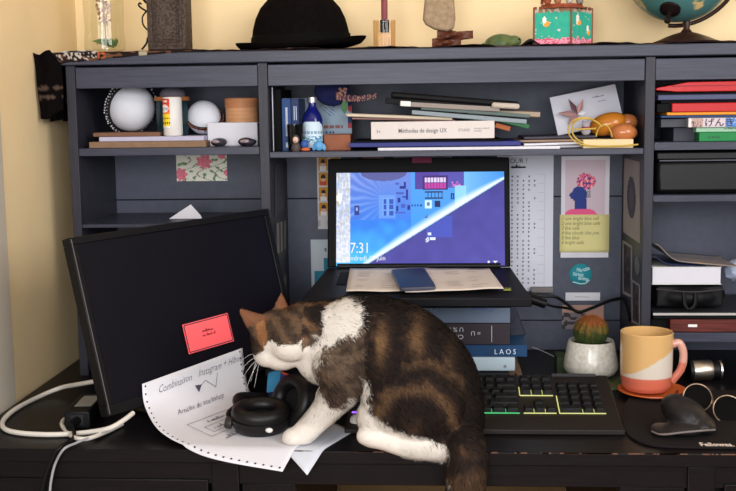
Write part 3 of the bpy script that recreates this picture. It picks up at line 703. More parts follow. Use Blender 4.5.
for k in range(16):
    a = random.uniform(-2.6, 2.4); gf.tube(smoothpath([(vx+1.9, vy+random.uniform(-1, 1), TOPZ+1.4+random.random()), (vx+1.0+a*.5, vy+random.uniform(-1, 1), TOPZ+2.2+random.random()), (vx+a, vy+random.uniform(-1.2, 1.2), TOPZ+1.5+random.random()*2)], 4), [.1, .22, .26, .3, .3, .25, .2, .12, .05], 6)
o = solo('green_moss', gf, mat('moss_green', (92, 112, 62), .8), 'green leaf sprigs lying in the bottom of the clear glass vase', 'plant'); o['kind'] = 'stuff'
# carved box with wrought curls
bx0, by = X(147.5, 6), 6.0; bx1 = X(187.5, 6)
cb = Thing('carved_box', 'dark carved metal box with a framed panel and curled wire at its left', 'ornament', ((bx0+bx1)/2, 8, TOPZ+.8))
BR = mat('dark_bronze', (74, 62, 55), .55, metal=.25, var=.45, scale=220, bump=.8)
z0 = TOPZ+.75
cM = T(bx0, by, z0) @ RZ(-6)
w = bx1-bx0
cb.part('box_body', MB().box((0, 0, 0), (w, 4, 14), cM), BR, bevel=.25)
em = MB()
for a, b in (((.8, -.25, .8), (1.2, .1, 13.5)), ((w-1.2, -.25, .8), (w-.8, .1, 13.5)), ((1.2, -.25, .8), (w-1.2, .1, 1.2)), ((1.9, -.18, 2.0), (2.1, .1, 13.4)), ((w-2.1, -.18, 2.0), (w-1.9, .1, 13.4)), ((2.1, -.18, 2), (w-2.1, .1, 2.2))): em.box(a, b, cM)
for k in range(34):
    t = k/34*12.4; 
    for xx in (1.55, w-1.55): em.ball(cM @ Vector((xx+.12*math.sin(k*2.2), -.08, 1.4+t)), (.22, .16, .17), None, 8, 5)
for k in range(18): em.ball(cM @ Vector((1.7+k*(w-3.4)/17, -.08, 1.6+.12*math.sin(k*2))), (.18, .16, .2), None, 8, 5)
cb.part('carved_panel', em, BR, bevel=.04)
cur = lambda pts: [cM @ Vector(p) for p in smoothpath([Vector(p) for p in pts], 6)]
ir = MB()
ir.tube(cur([(-.1, .6, 4.0), (-.9, .5, 5), (-1.0, .5, 6.5), (-.2, .6, 7.6)]), .16, 8).tube(cur([(-.1, .6, 7.6), (-1.1, .5, 8.2), (-1.7, .5, 8.8), (-1.5, .5, 9.2), (-1.1, .5, 9)]), .18, 8)
ir.tube(cur([(-.1, .6, 9.2), (-.9, .5, 10.2), (-1.5, .5, 11.4), (-1.2, .5, 12.4), (-.5, .5, 12.2), (-.5, .5, 11.5)]), .24, 8).tube(cur([(-.1, .6, 2.6), (-.4, .5, 1.4), (-1.4, .5, .25)]), .2, 8).ball(cM @ Vector((-.5, .5, 12)), .55)
cb.part('wire_curl', ir, mat('black_iron', (32, 26, 24), .5, metal=.5), 'curled black iron wire')
# bowler hat
hx_, hy_ = X(301, 12.5, 45), 12.5
hat = Thing('bowler_hat', 'black felt bowler hat lying in the middle of the hutch top', 'hat', (hx_, hy_, TOPZ+.5))
FELT = mat('black_felt', (14, 11, 11), .95, var=.25, scale=120, bump=.25, spec=.04)
zb_ = TOPZ+1.1
def hat_lathe(prof, curl=0):
    mb = MB(); n = 64
    vs = []; fs = []
    for r, z in prof:
        for k in range(n):
            a = 2*math.pi*k/n; rr_ = r; up = curl*max(0, (r-9.8)/3)*(math.cos(a)**2)*1.5
            vs.append((hx_+rr_*math.cos(a)*1.0, hy_+rr_*math.sin(a)*.84, z+up+(.045*r*math.cos(a) if r > 9.8 else 0)))
    for i in range(len(prof)-1):
        for k in range(n): fs.append((i*n+k, i*n+(k+1) % n, (i+1)*n+(k+1) % n, (i+1)*n+k))
    fs.append(tuple((len(prof)-1)*n+k for k in range(n))); return mb.add(vs, fs)
hat.part('crown', hat_lathe([(9.9, zb_), (9.85, zb_+1.5), (9.6, zb_+3.5), (9.0, zb_+5.7), (8.0, zb_+7.8), (6.4, zb_+9.6), (4.4, zb_+10.7), (2.2, zb_+11.2), (.3, zb_+11.3)]), FELT)
hat.part('brim', hat_lathe([(9.8, zb_+.1), (11, zb_-.4), (12.2, zb_-.35), (13.0, zb_+.2), (13.15, zb_+.6), (12.9, zb_+.7), (12.6, zb_+.35), (11.5, zb_+.05), (9.95, zb_+.5)], .6), FELT)
hat.part('hat_band', hat_lathe([(9.93, zb_+.4), (10.05, zb_+.5), (9.98, zb_+2.3), (9.7, zb_+2.4)]), mat('black_ribbon', (9, 8, 8), .8, spec=.08))
# candle holder
kx, ky = X(384.5, 8), 8.0
ch = Thing('candle_holder', 'fluted amber glass candle holder right of the bowler hat', 'candle holder', (kx, ky, TOPZ+.6))
n = 48; vs = []; fs = []; mbh = MB()
for r, z in ((2.05, .6), (2.1, 5.9)):
    for k in range(n):
        a = 2*math.pi*k/n; q = r+(.07 if k % 2 else -.03); vs.append((kx+q*math.cos(a), ky+q*math.sin(a), TOPZ+z))
for i in range(1):
    for k in range(n): fs.append((i*n+k, i*n+(k+1) % n, (i+1)*n+(k+1) % n, (i+1)*n+k))
ch.part('glass_cylinder', mbh.add(vs, fs), glass('amber_glass', (246, 230, 206)))
ch.part('candle_socket', MB().lathe([(.0, 3.6), (.85, 3.6), (.95, 5.9), (.6, 5.95)], T(kx+.05, ky, TOPZ)), BLACKM)
ch.part('glass_foot', MB().lathe([(0, .6), (1.95, .6), (1.95, .85), (0, .85)], T(kx, ky, TOPZ)), glass('amber_glass2', (244, 224, 196)))
solo('candle', MB().lathe([(0, 4.2), (.62, 4.2), (.66, 20), (.3, 20.6), (0, 20.7)], T(kx+.05, ky, TOPZ), n=24), mat('burgundy_wax', (128, 66, 72), .5), 'tall burgundy taper candle in the amber glass holder', 'candle')
# stone on twisted wood
sx_, sy__ = X(440, 8), 8.0
stM = T(sx_, sy__, TOPZ+9.0)
ms = MB()
P2 = [(-3.3, -3.2), (-2.8, -4.1), (-1.0, -5.1), (1.4, -5.5), (2.7, -5.0), (3.0, -3.2), (2.8, 0), (2.4, 4), (1.4, 6), (-1.4, 6.2), (-2.5, 3.5), (-3.0, 0)]
ms.prism(P2, 2.4, stM @ T(0, .9, 0) @ RXm(90))
solo('standing_stone', ms, mat('beige_stone', (150, 128, 102), .9, var=.16, scale=90, bump=.7), 'flat beige stone standing on a twisted wooden base', 'stone', bevel=.5, seg=3)
wd_ = Thing('wooden_stand', 'dark brown twisted wooden stand under the beige stone', 'stand', (sx_+2, 8, TOPZ+.2))
DW = mat('dark_twisted_wood', (88, 48, 34), .4, var=.3, scale=20, stretch=(1, 6, 6))
def twist(mx0, mx1, z, r):
    mb = MB(); vs = []; fs = []; n = 16; S = 18
    for i in range(S+1):
        t = i/S
        for k in range(n):
            a = 2*math.pi*k/n; q = r*(1+.28*math.cos(3*(a+t*2.6)))*(.75+.25*math.sin(math.pi*min(1, t*1.2+.1)))
            vs.append((mx0+(mx1-mx0)*t, 8+q*math.cos(a)*1.3, z+q*math.sin(a)))
    for i in range(S):
        for k in range(n): fs.append((i*n+k, i*n+(k+1) % n, (i+1)*n+(k+1) % n, (i+1)*n+k))
    fs.append(tuple(range(n))); fs.append(tuple(S*n+k for k in range(n))); return mb.add(vs, fs)
wd_.part('lower_twist', twist(X(432, 8), X(461, 8), TOPZ+1.25, .95), DW); wd_.part('upper_twist', twist(X(437, 8), X(473, 8), TOPZ+2.75, .95), DW)
# turtle, cloth mound
tx = X(501, 8)
tu = Thing('stone_turtle', 'small green carved stone turtle left of the turquoise music box', 'ornament', (tx, 8, TOPZ+.4))
GS = mat('green_soapstone', (56, 84, 56), .45, rgb2=(92, 100, 56), scale=60)
tb = MB().ball((tx, 8, TOPZ+.9), (3.2, 2.5, 2.0)).ball((tx+2.4, 7, TOPZ+1.4), (1.5, 1.2, 1.1)).ball((tx-3.1, 7.3, TOPZ+.75), (.9, .9, .45))
for a in (-1, 1): tb.ball((tx+1.5, 8+a*2, TOPZ+.7), (.8, .9, .4)).ball((tx-1.8, 8+a*2, TOPZ+.7), (.8, .9, .4))
tb = fuse(tb, .16, 6)
for v in tb.v: v.z = max(v.z, TOPZ+.35)
tu.part('body', tb, GS)
for a in (-.55, .75): tu.part('eye', MB().ball((tx+2.7+a*.9, 6.0+abs(a)*.15, TOPZ+1.7), .2, None, 10, 8), BLACKP, 'tiny black eye')
bmnd = MB().grid(lambda u, v: (X(514, 9)+u*5.6, 6+v*6, TOPZ+.3+1.5*math.exp(-((u-.55)/.28)**2)*math.exp(-((v-.3)/.45)**2)), 24, 12)
solo('black_cloth', bmnd, mat('black_velvet', (20, 14, 16), .95), 'small heap of black cloth between the green turtle and the music box', 'cloth', thick=.15)
# music box
ex = X(571, 5); ez = TOPZ+.7
mbx = Thing('music_box', 'turquoise painted wooden music box topped by a small carved scene', 'music box', (ex-2, 9, ez))
def chick(u, v, cu, cv, k=1):
    a = ((u-cu)/.055/k)**2+((v-cv-.06)/.1)**2; b = ((u-cu-.05)/.09/k)**2+((v-cv+.05)/.085)**2
    if a < 1: return (240, 232, 222)
    if b < 1: return (236, 160, 60) if u > cu-.01 else (240, 226, 200)
def boxpic(seed, cks):
    def fn(u, v):
        n = noise.noise(Vector((u*9, v*5, seed))); top = .9+.06*noise.noise(Vector((u*14, 0, seed)))
        if v > top: return (150, 110, 84) if n > 0 else (190, 170, 150)
        if v < .16+.1*noise.noise(Vector((u*8, 2, seed))): return (232, 150, 170) if noise.noise(Vector((u*18, v*18, seed))) > -.1 else (206, 84, 112)
        for c in cks:
            q = chick(u, v, *c)
            if q: return q
        if noise.noise(Vector((u*11, v*9, seed+4))) > .6: return (222, 196, 202)
        return (52+10*n, 168+10*n, 142)
    return fn
bd = X(534, 5)-ex   # negative
left = Vector((X(534, 7)-ex, 2.3, 0)); right = Vector((X(592, 11)-ex, 6.2, 0)); hgt = 6.7
o0 = Vector((ex, 5, ez))
pa, ca_ = picture(boxpic(1, [(.28, .62, 1)]), lambda u, v: o0+left*(1-u)+Vector((0, 0, hgt*v)), 48, 34)
pb_, cb_ = picture(boxpic(5, [(.3, .66, 1.3), (.78, .4, .9)]), lambda u, v: o0+right*u+Vector((0, 0, hgt*v)), 30, 34)
body = MB().prism([(0, 0), (right.x, right.y), (left.x+right.x, left.y+right.y), (left.x, left.y)], hgt, T(ex, 5.02, ez))
mbx.part('box_body', body, mat('box_plywood', (150, 110, 80), .7), bevel=.05)
mbx.part('painted_side', pa, PRINT, 'turquoise front panel with a painted chick', ccols=ca_, smooth=False); mbx.part('painted_side', pb_, PRINT, 'turquoise end panel with painted chick and pink flowers', ccols=cb_, smooth=False)
rim = MB()
for i in range(15):
    for (d, nn) in ((left, 15), (right, 10)):
        if i < nn and i % 2 == 0: p = o0+d*(i/nn); q = d.normalized(); rim.box((-.05, -.25, 0), (d.length/nn, .1, .5), Matrix.Translation(p+Vector((0, 0, hgt-.1))) @ Matrix.Rotation(math.atan2(d.y, d.x), 4, 'Z'))
for i in (0, 1): 
    d = (left, right)[i]; p = o0+d; rim.box((-.2, -.15, -.1), (.15, .15, hgt+.3), T(p.x, p.y, p.z))
rim.box((-.18, -.2, -.1), (.18, .12, hgt+.3), T(o0.x, o0.y, o0.z))
mbx.part('notched_rim', rim, mat('laser_cut_wood', (120, 72, 50), .7))
cc0 = o0+left*.5+right*.5+Vector((0, 0, hgt))
RB = mat('red_brown_carving', (134, 64, 42), .55, var=.25, scale=90)
deck = mbx.part('turntable', MB().lathe([(0, 0), (4.6, 0), (4.3, .3), (4.0, .5), (4.0, .8), (0, .8)], T(cc0.x-.4, cc0.y-.6, cc0.z)), RB, 'red-brown carved turntable')
for i, (dx, dy, mm) in enumerate(((-2.9, -1.6, RB), (-1.1, -3.0, mat('fig_brown', (150, 96, 66), .6)), (1.1, -3.0, mat('fig_grey', (168, 156, 146), .6)), (3.2, -1.6, mat('fig_darkgrey', (120, 112, 106), .6)))):
    f = Vector((cc0.x-.4+dx, cc0.y-.6+dy, cc0.z+.8))
    g = MB().ball(f+Vector((0, 0, .75)), (.72, .6, .85)).ball(f+Vector((0, -.1, 1.95)), (.72, .6, .62)).ball(f+Vector((-.5, 0, 2.5)), .24).ball(f+Vector((.5, 0, 2.5)), .24).ball(f+Vector((-.35, -.5, .15)), (.25, .4, .2)).ball(f+Vector((.35, -.5, .15)), (.25, .4, .2))
    mbx.part('carved_animal', fuse(g, .12, 3), mm)
arch = MB().tube(smoothpath([(cc0.x-4.2, cc0.y-.6, cc0.z+1), (cc0.x-3.6, cc0.y-.6, cc0.z+4), (cc0.x-.4, cc0.y-.6, cc0.z+6), (cc0.x+2.8, cc0.y-.6, cc0.z+4), (cc0.x+3.4, cc0.y-.6, cc0.z+1)], 6), .3, 8)
mbx.part('carved_arch', arch, RB)
# globe
gx, gy = X(684, 10), 10.0
gl = Thing('desk_globe', 'teal and tan globe on a dark brown stand on the hutch top', 'globe', (gx, gy, TOPZ+.6))
gc = Vector((gx-1.1, gy, Zp(-34, gy, 687)))
gm = bpy.data.materials.new('globe_map'); gm.use_nodes = True; nt = gm.node_tree; b = nt.nodes['Principled BSDF']
tc = nt.nodes.new('ShaderNodeTexCoord'); nz = nt.nodes.new('ShaderNodeTexNoise'); nz.inputs['Scale'].default_value = 13; nz.inputs['Detail'].default_value = 6
rp__ = nt.nodes.new('ShaderNodeValToRGB'); rp__.color_ramp.interpolation = 'LINEAR'; e = rp__.color_ramp.elements; e[0].position = .52; e[0].color = (*L3((72, 118, 118)), 1); e[1].position = .55; e[1].color = (*L3((206, 180, 120)), 1)
nt.links.new(tc.outputs['Object'], nz.inputs['Vector']); nt.links.new(nz.outputs['Fac'], rp__.inputs[0]); nt.links.new(rp__.outputs[0], b.inputs['Base Color']); b.inputs['Roughness'].default_value = .35
gl.part('sphere', MB().ball(gc, 10.6, None, 64, 40), gm)
BW = mat('dark_brown_lacquer', (52, 32, 26), .3)
gl.part('base', MB().lathe([(0, .5), (6.2, .5), (6.3, .9), (5.4, 1.2), (4.2, 1.75), (2.4, 2.4), (1.1, 2.75), (.8, 3.2), (0, 3.2)], T(gx+.4, gy, TOPZ)), BW)
gl.part('stem', MB().lathe([(.85, 2.9), (.6, 3.5), (.75, 4.5), (.55, 5.2), (.7, 6.4), (0, 6.4)], T(gx+.4, gy, TOPZ)), BW)
arcp = [gc+Vector((11.6*math.sin(t), -1.0+.0*t, -11.6*math.cos(t))) for t in [math.radians(a) for a in range(-6, 170, 6)]]
arcp = [gc+(Matrix.Rotation(math.radians(24), 3, 'X') @ (p-gc)) for p in arcp]
gl.part('meridian_arm', MB().tube(arcp, .42, 10), BW)
ax_ = (arcp[0]-gc).normalized()
pc_ = gc+Vector((-.27, -.52, -.81)).normalized()*10.6
gl.part('pole_cap', MB().lathe([(0, 0), (2.0, -.35), (1.9, .25), (1.0, .6), (.4, .8), (.4, 2.2), (.55, 2.4), (.6, 2.9), (.3, 3.2), (0, 3.25)], Matrix.Translation(pc_) @ (pc_-gc).to_track_quat('Z', 'Y').to_matrix().to_4x4()), mat('black_cap', (26, 18, 18), .35))
# ================================================================== LEFT BAY
SZ = 45.12
slab('cardboard_sheet', 'brown cardboard sheets at the front of the left shelf, lowest of the paper pile', 'cardboard', 89, 141.5, 206, 147, 1.0, 18, KRAFT, z0=SZ)
z1 = Zp(141.5, 1.0, 140)+.02
slab('paper_stack', 'lilac-white papers lying on the brown cardboard of the left shelf', 'paper', 99, 136.5, 203, 141, 2.2, 15, mat('lilac_paper', (176, 172, 192), .8), z0=z1+.0, x1=X(204, 2.2, 140))
z2 = Zp(136.5, 2.2, 140)+.02
o, _ = slab('brown_envelope', 'brown envelope on the papers beneath the larger white ball', 'envelope', 93, 132.5, 160, 136, 3.0, 13, mat('envelope_brown', (116, 84, 66), .8), z0=z2)
z3 = Zp(132.5, 3.0, 130)+.05
WB = mat('white_foam', (206, 208, 216), .75, bump=.15, scale=220, var=.02)
def ornament(cx, cyp, rp, y, lab, zmin, beads, sd, grp=None):
    c = U(cx, cyp, y=y); r = rp/(1078/(c-CAM).dot(FW))
    c.z = max(c.z, zmin+r+.02)
    t = Thing('foam_ball', lab, 'ball', (c.x, c.y, c.z-r), grp)
    t.part('ball', MB().ball(c, r, None, 40, 26), WB)
    M = Matrix.Translation(c) @ Matrix.Rotation(math.radians(beads[0]), 4, 'Y') @ Vector(beads[1]).to_track_quat('Z', 'Y').to_matrix().to_4x4()
    ring = [M @ Vector((math.cos(a)*(r+.05), math.sin(a)*(r+.05), 0)) for a in [i*math.pi/24 for i in range(48)]]
    t.part('ribbon', MB().tube(ring, beads[2], 8, closed=True), mat('black_ribbon_trim', (24, 20, 24), .7), 'dark ribbon around the ball')
    bb = MB(); rr_ = random.Random(sd)
    for i in range(60):
        a = i/60*2*math.pi; bb.ball(M @ Vector((math.cos(a)*(r+beads[2]+.12), math.sin(a)*(r+beads[2]+.12), rr_.uniform(-.4, .4))), .17, None, 6, 5)
    for i in range(96):
        a = i/96*2*math.pi; rr2 = r+beads[2]*.75; bb.ball(M @ Vector((math.cos(a)*rr2, math.sin(a)*rr2, (.5, -.5)[i % 2]*beads[2]*1.1)), .12, None, 6, 5)
    o = t.part('beads', bb, mat('bead_%d' % sd, beads[3], .3)); o['kind'] = 'stuff'; return t
ornament(131, 110.0, 24.0, 10, 'larger white foam ball with a black beaded band, left of the glue bottle', z3, (24, (.70, -.71, 0), .62, (205, 200, 205)), 1)
ornament(204, 117.5, 17, 10, 'smaller white foam ball with dark beads, right of the glue bottle', z2, (0, (.15, -.62, .78), .35, (120, 74, 56)), 2)
jx = X(172.5, 8, 115)
zj = Zp(136.5, 2.2, 140)+.05
jar = Thing('storage_jar', 'teal glass jar with a brown rim behind the white glue bottle', 'jar', (jx, 8, zj))
jar.part('glass_body', MB().lathe([(0, 0), (2.9, 0), (3.2, .6), (3.1, 5.5), (2.9, 6.8), (0, 6.8)], T(jx, 8, zj)), mat('dark_teal_glass', (26, 50, 56), .15))
zt = Zp(98.5, 8, 172)
jar.part('rim', MB().lathe([(0, 0), (3.5, 0), (3.5, .75), (0, .75)], T(jx, 8, zj+6.82)), mat('amber_brown_rim', (150, 92, 48), .4))
solo('pincushion', MB().lathe([(0, 0), (2.5, 0), (2.55, .7), (2.0, 1.5), (1.1, 1.95), (0, 2.0)], T(jx+.2, 8, zj+7.6)), mat('grey_felt', (92, 88, 94), .9), 'dark grey dome lying on top of the teal jar', 'cushion')
gx_ = X(172, 3.5, 120); zg = z2-.6; gr = 1.85
gb = Thing('glue_bottle', 'white glue bottle with a red and yellow label standing on the papers', 'bottle', (gx_, 1.9, SZ+.9))
zg = Zp(141.5, 1.0, 170)+.05; gz1 = Zp(97, 2.6, 172); H_ = gz1-zg
gy_ = 2.9
slabz = zg
z2b = z2
body = MB().lathe([(0, z2+.02), (1.7, z2+.02), (gr, z2+.3), (gr, gz1-.15), (gr-.12, gz1), (0, gz1)], T(gx_, 4.2, 0))
gb.part('bottle_body', body, mat('bottle_white', (212, 208, 204), .35))
def glab(u, v):
    if v > .83: return (206, 60, 50) if not (.25 < u < .8 and .88 < v < .96) else (235, 200, 190)
    if v > .48:
        if ((u-.5)/.42)**2+((v-.66)/.14)**2 < 1: return (238, 232, 228) if not (abs(v-.66) < .05 and int(u*12) % 2) else (120, 120, 150)
        return (214, 72, 40) if v > .56 else (230, 120, 50)
    if v > .05:
        if (.3 < v < .36 or .12 < v < .2) and u > .2 and int(u*14) % 3: return (90, 80, 30)
        return (240, 208, 50)
    return (232, 228, 224)
def labP(u, v):
    a = math.radians(-172+u*78); return Vector((gx_+(gr+.03)*math.cos(a), 4.2+(gr+.03)*math.sin(a), z2+1.6+v*5.6))
mb, cc = picture(glab, labP, 26, 40); gb.part('label', mb, PRINT, 'red, white and yellow label', ccols=cc)
o, (a0, b0, a1, b1) = slab('white_box', 'white cardboard box at the right of the left shelf, under the round wooden box', 'box', 207.5, 122.5, 257.5, 146.8, 5, 14, mat('white_card', (200, 199, 208), .8), z0=SZ, bevel=.12)
rx = X(242, 9, 111); wy = 9
rb = Thing('round_wooden_box', 'round pale wooden box with a lid on top of the white cardboard box', 'box', (rx, wy, b1+.02))
PW = mat('bent_pale_wood', (190, 138, 98), .5, var=.12, scale=14, stretch=(1, 1, 14))
rb.part('box_body', MB().lathe([(0, 0), (3.25, 0), (3.25, 2.9), (0, 2.9)], T(rx, wy, b1+.04)), PW, bevel=.05); rb.part('lid', MB().lathe([(0, 0), (3.42, 0), (3.42, 1.7), (3.2, 1.85), (0, 1.85)], T(rx, wy, b1+2.96)), mat('bent_wood_lid', (176, 118, 80), .5, var=.12, scale=14, stretch=(1, 1, 14)), 'darker lid', bevel=.05)
for i, (px0, px1, lab) in enumerate(((211, 227, 'dark agate slice lying left in front of the white box'), (238, 256.5, 'wider dark agate slice lying right in front of the white box'))):
    x0, x1 = X(px0, 2.5, 143), X(px1, 2.5, 143); c = ((x0+x1)/2, 2.4, SZ+.85)
    ag = Thing('agate_slice', lab, 'stone', (c[0], 2.4, SZ), 'agate slices')
    g = MB().ball(c, ((x1-x0)/2, 1.7, .82), None, 20, 12)
    for v in g.v: v.z = max(v.z+.2*noise.noise(v*.8), SZ+.02)
    ag.part('rim', g, mat('dark_agate', (44, 40, 48), .25, var=.4, scale=60))
    g2 = MB().ball((c[0]-.2, 1.55, SZ+.98), ((x1-x0)/2*.62, 1.0, .45), None, 16, 8); ag.part('crystal_core', g2, mat('grey_rose_quartz', (150, 132, 136), .25, var=.3, scale=80), 'pale crystal centre')
def floral(u, v):
    n = noise.noise(Vector((u*5, v*4, 2)))
    for cx, cy0, r in ((.55, .72, .26), (.08, .25, .22), (.9, .95, .14), (1.0, .3, .12)):
        d = math.hypot((u-cx)*1.8, v-cy0); a = math.atan2(v-cy0, (u-cx)*1.8)
        if d < r*(1+.16*math.cos(7*a)): return (206, 78, 100) if int(d*34) % 2 else (232, 150, 160)
    if abs(math.sin(u*9+2.6*math.sin(v*6))) < .13: return (120, 128, 92)
    if noise.noise(Vector((u*10, v*7, 9))) > .3: return (110, 142, 100)
    return (226, 222, 208)
flat('floral_card', 'cream card with pink flowers pinned in the left bay below the shelf', 'card', 176.5, 154, 227, 181, 23.5, floral, 64, 34)
tp = MB().prism([(0, 0), (6.8, 0), (6.6, .6), (4.6, 2.9)], .04, T(X(169, 9, 221), 9, 30.4) @ RXm(90))
solo('loose_paper', tp, PAPER, 'corner of a white sheet standing on the low left shelf behind the monitor', 'paper')
# ================================================================== MIDDLE BAY, UPPER SHELF
MZ = 44.07
slab('black_binder', 'tall black binder standing at the far left of the middle shelf', 'binder', 273, 89, 281.5, 152, 5, 15, BLACKM, z0=MZ)
slab('silver_ruler', 'thin silver ruler standing against the left upright of the middle shelf', 'ruler', 271.8, 87, 273.0, 116, 2.5, .5, mat('dull_silver', (150, 150, 156), .4, metal=.5), z0=MZ)
BB = mat('royal_blue_cover', (32, 62, 112), .5); BB2 = mat('deep_blue_cover', (26, 44, 86), .5)
for (p0, p1, m_, lab, sd) in ((282, 291, BB, 'blue upright paperback with pale vertical title, left of its neighbour', 1), (291.4, 299, BB2, 'darker blue upright paperback standing right of the other blue one', 2)):
    x0, zz0, x1, zz1 = rect(p0, 98.5, p1, 150, 4)
    t = Thing('paperback', lab, 'book', ((x0+x1)/2, 10, MZ), 'upright blue paperbacks')
    t.part('cover', MB().box((x0, 4, MZ), (x1, 17, zz1)), m_, bevel=.08); t.part('page_block', MB().box((x0+.15, 4.6, MZ+.1), (x1-.15, 17.1, zz1+.02)), CREAM)
    if sd == 1:
        cx_ = (x0+x1)/2+.05; g = strokes([[(0, 3+i*.42), (.0, 3.25+i*.42)] for i in range(13)], .42, lambda a, b: Vector((cx_+a, 3.97, MZ-1+b+1))); g2 = strokes([[(0, .8), (0, 1.5)]], .5, lambda a, b: Vector((cx_+a, 3.97, MZ+b)))
        g.add(g2.v, g2.f); t.part('title_lettering', g, mat('title_pale', (180, 190, 205), .6), smooth=False)
    else: t.part('title_lettering', strokes([[(-.15, 6), (-.15, 8.6)], [(.25, 6), (.25, 8.6)]], .16, lambda a, b: Vector(((x0+x1)/2+a, 3.97, MZ+b))), mat('title_pale', (180, 190, 205), .6), smooth=False)
def airmail(u, v):
    c = (150+8*noise.noise(Vector((u*4, v*4, 1))), 168, 184)
    if u > .93 or u < .05:
        k = int((v*9+u*1.5)) % 3; return ((40, 56, 96), (150, 168, 184), (170, 70, 76))[k]
    if .4 < v < .46 and .5 < u < .85 and int(u*40) % 4: return (140, 92, 90)
    if (.3 < v < .34 or .24 < v < .27) and .45 < u < .7 and int(u*46) % 3: return (60, 70, 100)
    if ((u-.62)/.1)**2+((v-.75)/.12)**2 < 1 and int((u+v)*40) % 3 == 0: return (90, 120, 150)
    return c
x0, zz0, x1, zz1 = rect(293, 98, 351.5, 149, 13)
P = lambda u, v: Vector((x0+(x1-x0)*u, 13-.0+v*1.5, MZ+.02+(zz1-MZ)*v))
mb, cc = picture(airmail, P, 60, 50); mb.add([P(0, 0)+Vector((0, .2, 0)), P(1, 0)+Vector((0, .2, 0)), P(1, 1)+Vector((0, .2, 0)), P(0, 1)+Vector((0, .2, 0))], [(0, 1, 2, 3)]); cc.append(cc[0])
solo('airmail_envelope', mb, PRINT, 'pale blue airmail envelope with striped edge standing behind the blue bottle', 'envelope', ccols=cc, smooth=False)
bx_ = X(312.5, 6, 125); BZ = MZ+.02
bt = Thing('blue_bottle', 'cobalt blue glass bottle with silver cap and pale label on the middle shelf', 'bottle', (bx_, 6, MZ))
zc0 = Zp(103, 6, 312)-MZ; zc1 = Zp(97.5, 6, 312)-MZ; zs0 = Zp(115, 6, 312)-MZ
bt.part('glass_body', MB().lathe([(0, .02), (1.9, .02), (2.05, .4), (2.05, zs0-1.0), (1.75, zs0), (.95, zs0+1.3), (.75, zs0+1.7), (.75, zc0), (0, zc0)], T(bx_, 6, MZ)), mat('cobalt_glass', (20, 26, 98), .12, coat=.5))
bt.part('screw_cap', MB().lathe([(.95, zc0), (1.05, zc0+.1), (1.05, zc1), (.95, zc1+.08), (0, zc1+.08)], T(bx_, 6, MZ)), mat('silver_cap', (170, 172, 180), .3, metal=.8))
def blab(u, v):
    if ((u-.5)/.5)**2+((v-.5)/.52)**2 > 1.25: return (24, 34, 100)
    if .2 < v < .42 and noise.noise(Vector((u*10, v*18, 3))) > -.05: return (60, 130, 160)
    if .52 < v < .62 and int(u*22) % 3: return (120, 150, 175)
    return (196, 214, 226)
mb, cc = picture(blab, lambda u, v: Vector((bx_+2.08*math.cos(math.radians(-160+u*145)), 6+2.08*math.sin(math.radians(-160+u*145)), MZ+.6+v*5.0)), 26, 30); bt.part('label', mb, PRINT, 'pale oval label', ccols=cc)
gx2 = X(295.5, 2.2, 135)
tmb = Thing('glass_tumbler', 'small smoky glass tumbler in front of the blue paperbacks', 'glass', (gx2, 2.0, MZ))
tmb.part('glass_body', MB().lathe([(0, .02), (1.25, .02), (1.4, .2), (1.6, 5.2), (1.48, 5.2), (1.3, .5), (0, .4)], T(gx2, 2.0, MZ), cap=False), glass('smoky_glass', (150, 150, 158)))
dx_ = X(297.5, 1, 139)
FM = lambda n_, c: mat(n_, c, .45)
d1 = Thing('nesting_doll', 'tiny painted doll with a pale face between tumbler and blue bottle', 'figurine', (X(297, .5, 140), -.0, MZ))
c = Vector((X(298, 3.9, 139), 3.9-2.2, MZ)); c.y = 1.95
d1 = d1
d1.part('body', MB().lathe([(0, .0), (.75, .0), (.95, .5), (.85, 1.2), (.6, 1.6), (.72, 2.1), (.66, 2.7), (.3, 3.15), (0, 3.2)], T(c.x, .75, MZ+.02), n=20), FM('doll_dark', (72, 62, 60)))
d1.part('face', MB().ball((c.x, .2, MZ+2.25), (.55, .3, .6), None, 14, 10), FM('doll_face', (206, 176, 160)), 'pale face')
d1.part('mouth', MB().ball((c.x, -.1, MZ+2.0), (.16, .06, .1), None, 8, 6), FM('doll_red', (170, 50, 50)))
bx3 = X(304.5, 1, 144)
d2 = Thing('toy_figure', 'tiny blue figure with orange feet in front of the blue bottle', 'figurine', (bx3, 1.2, MZ))
d2.part('body', MB().ball((bx3, 1.2, MZ+1.35), (.8, .7, .85), None, 14, 10), FM('toy_blue', (52, 84, 150))); d2.part('feet', MB().ball((bx3+.2, .95, MZ+.38), (.95, .6, .36), None, 14, 8), FM('toy_orange', (196, 98, 50)), 'orange feet')
bx4 = X(319, 2, 142)
d3 = Thing('toy_figure', 'light blue winged figurine at the right foot of the blue bottle', 'figurine', (bx4, 1.7, MZ))
g = MB().ball((bx4, 1.7, MZ+1.0), (.9, .6, .98), None, 14, 10).ball((bx4-.8, 1.8, MZ+.9), (.5, .3, .9), RYm(20), 12, 8).ball((bx4+.9, 1.8, MZ+.8), (.45, .3, .8), RYm(-20), 12, 8).ball((bx4+.1, 1.5, MZ+2.0), (.5, .45, .5), None, 12, 8)
g = fuse(g, .12, 3)
for v in g.v: v.z = max(v.z, MZ+.02)
d3.part('body', g, FM('toy_lightblue', (92, 152, 200)))
slab('wooden_block', 'chestnut brown wooden box beside the blue bottle', 'box', 324, 134.5, 350.5, 150, 5, 6.5, mat('chestnut', (134, 76, 48), .5, var=.1, scale=20), z0=MZ)
pz = Zp(107, 8, 332); px0_ = X(332, 8, 98)
pch = Thing('cloth_pouch', 'navy cloth pouch with a patterned ribbon hanging under the hutch top above the envelope', 'pouch', (px0_, 8, 52))
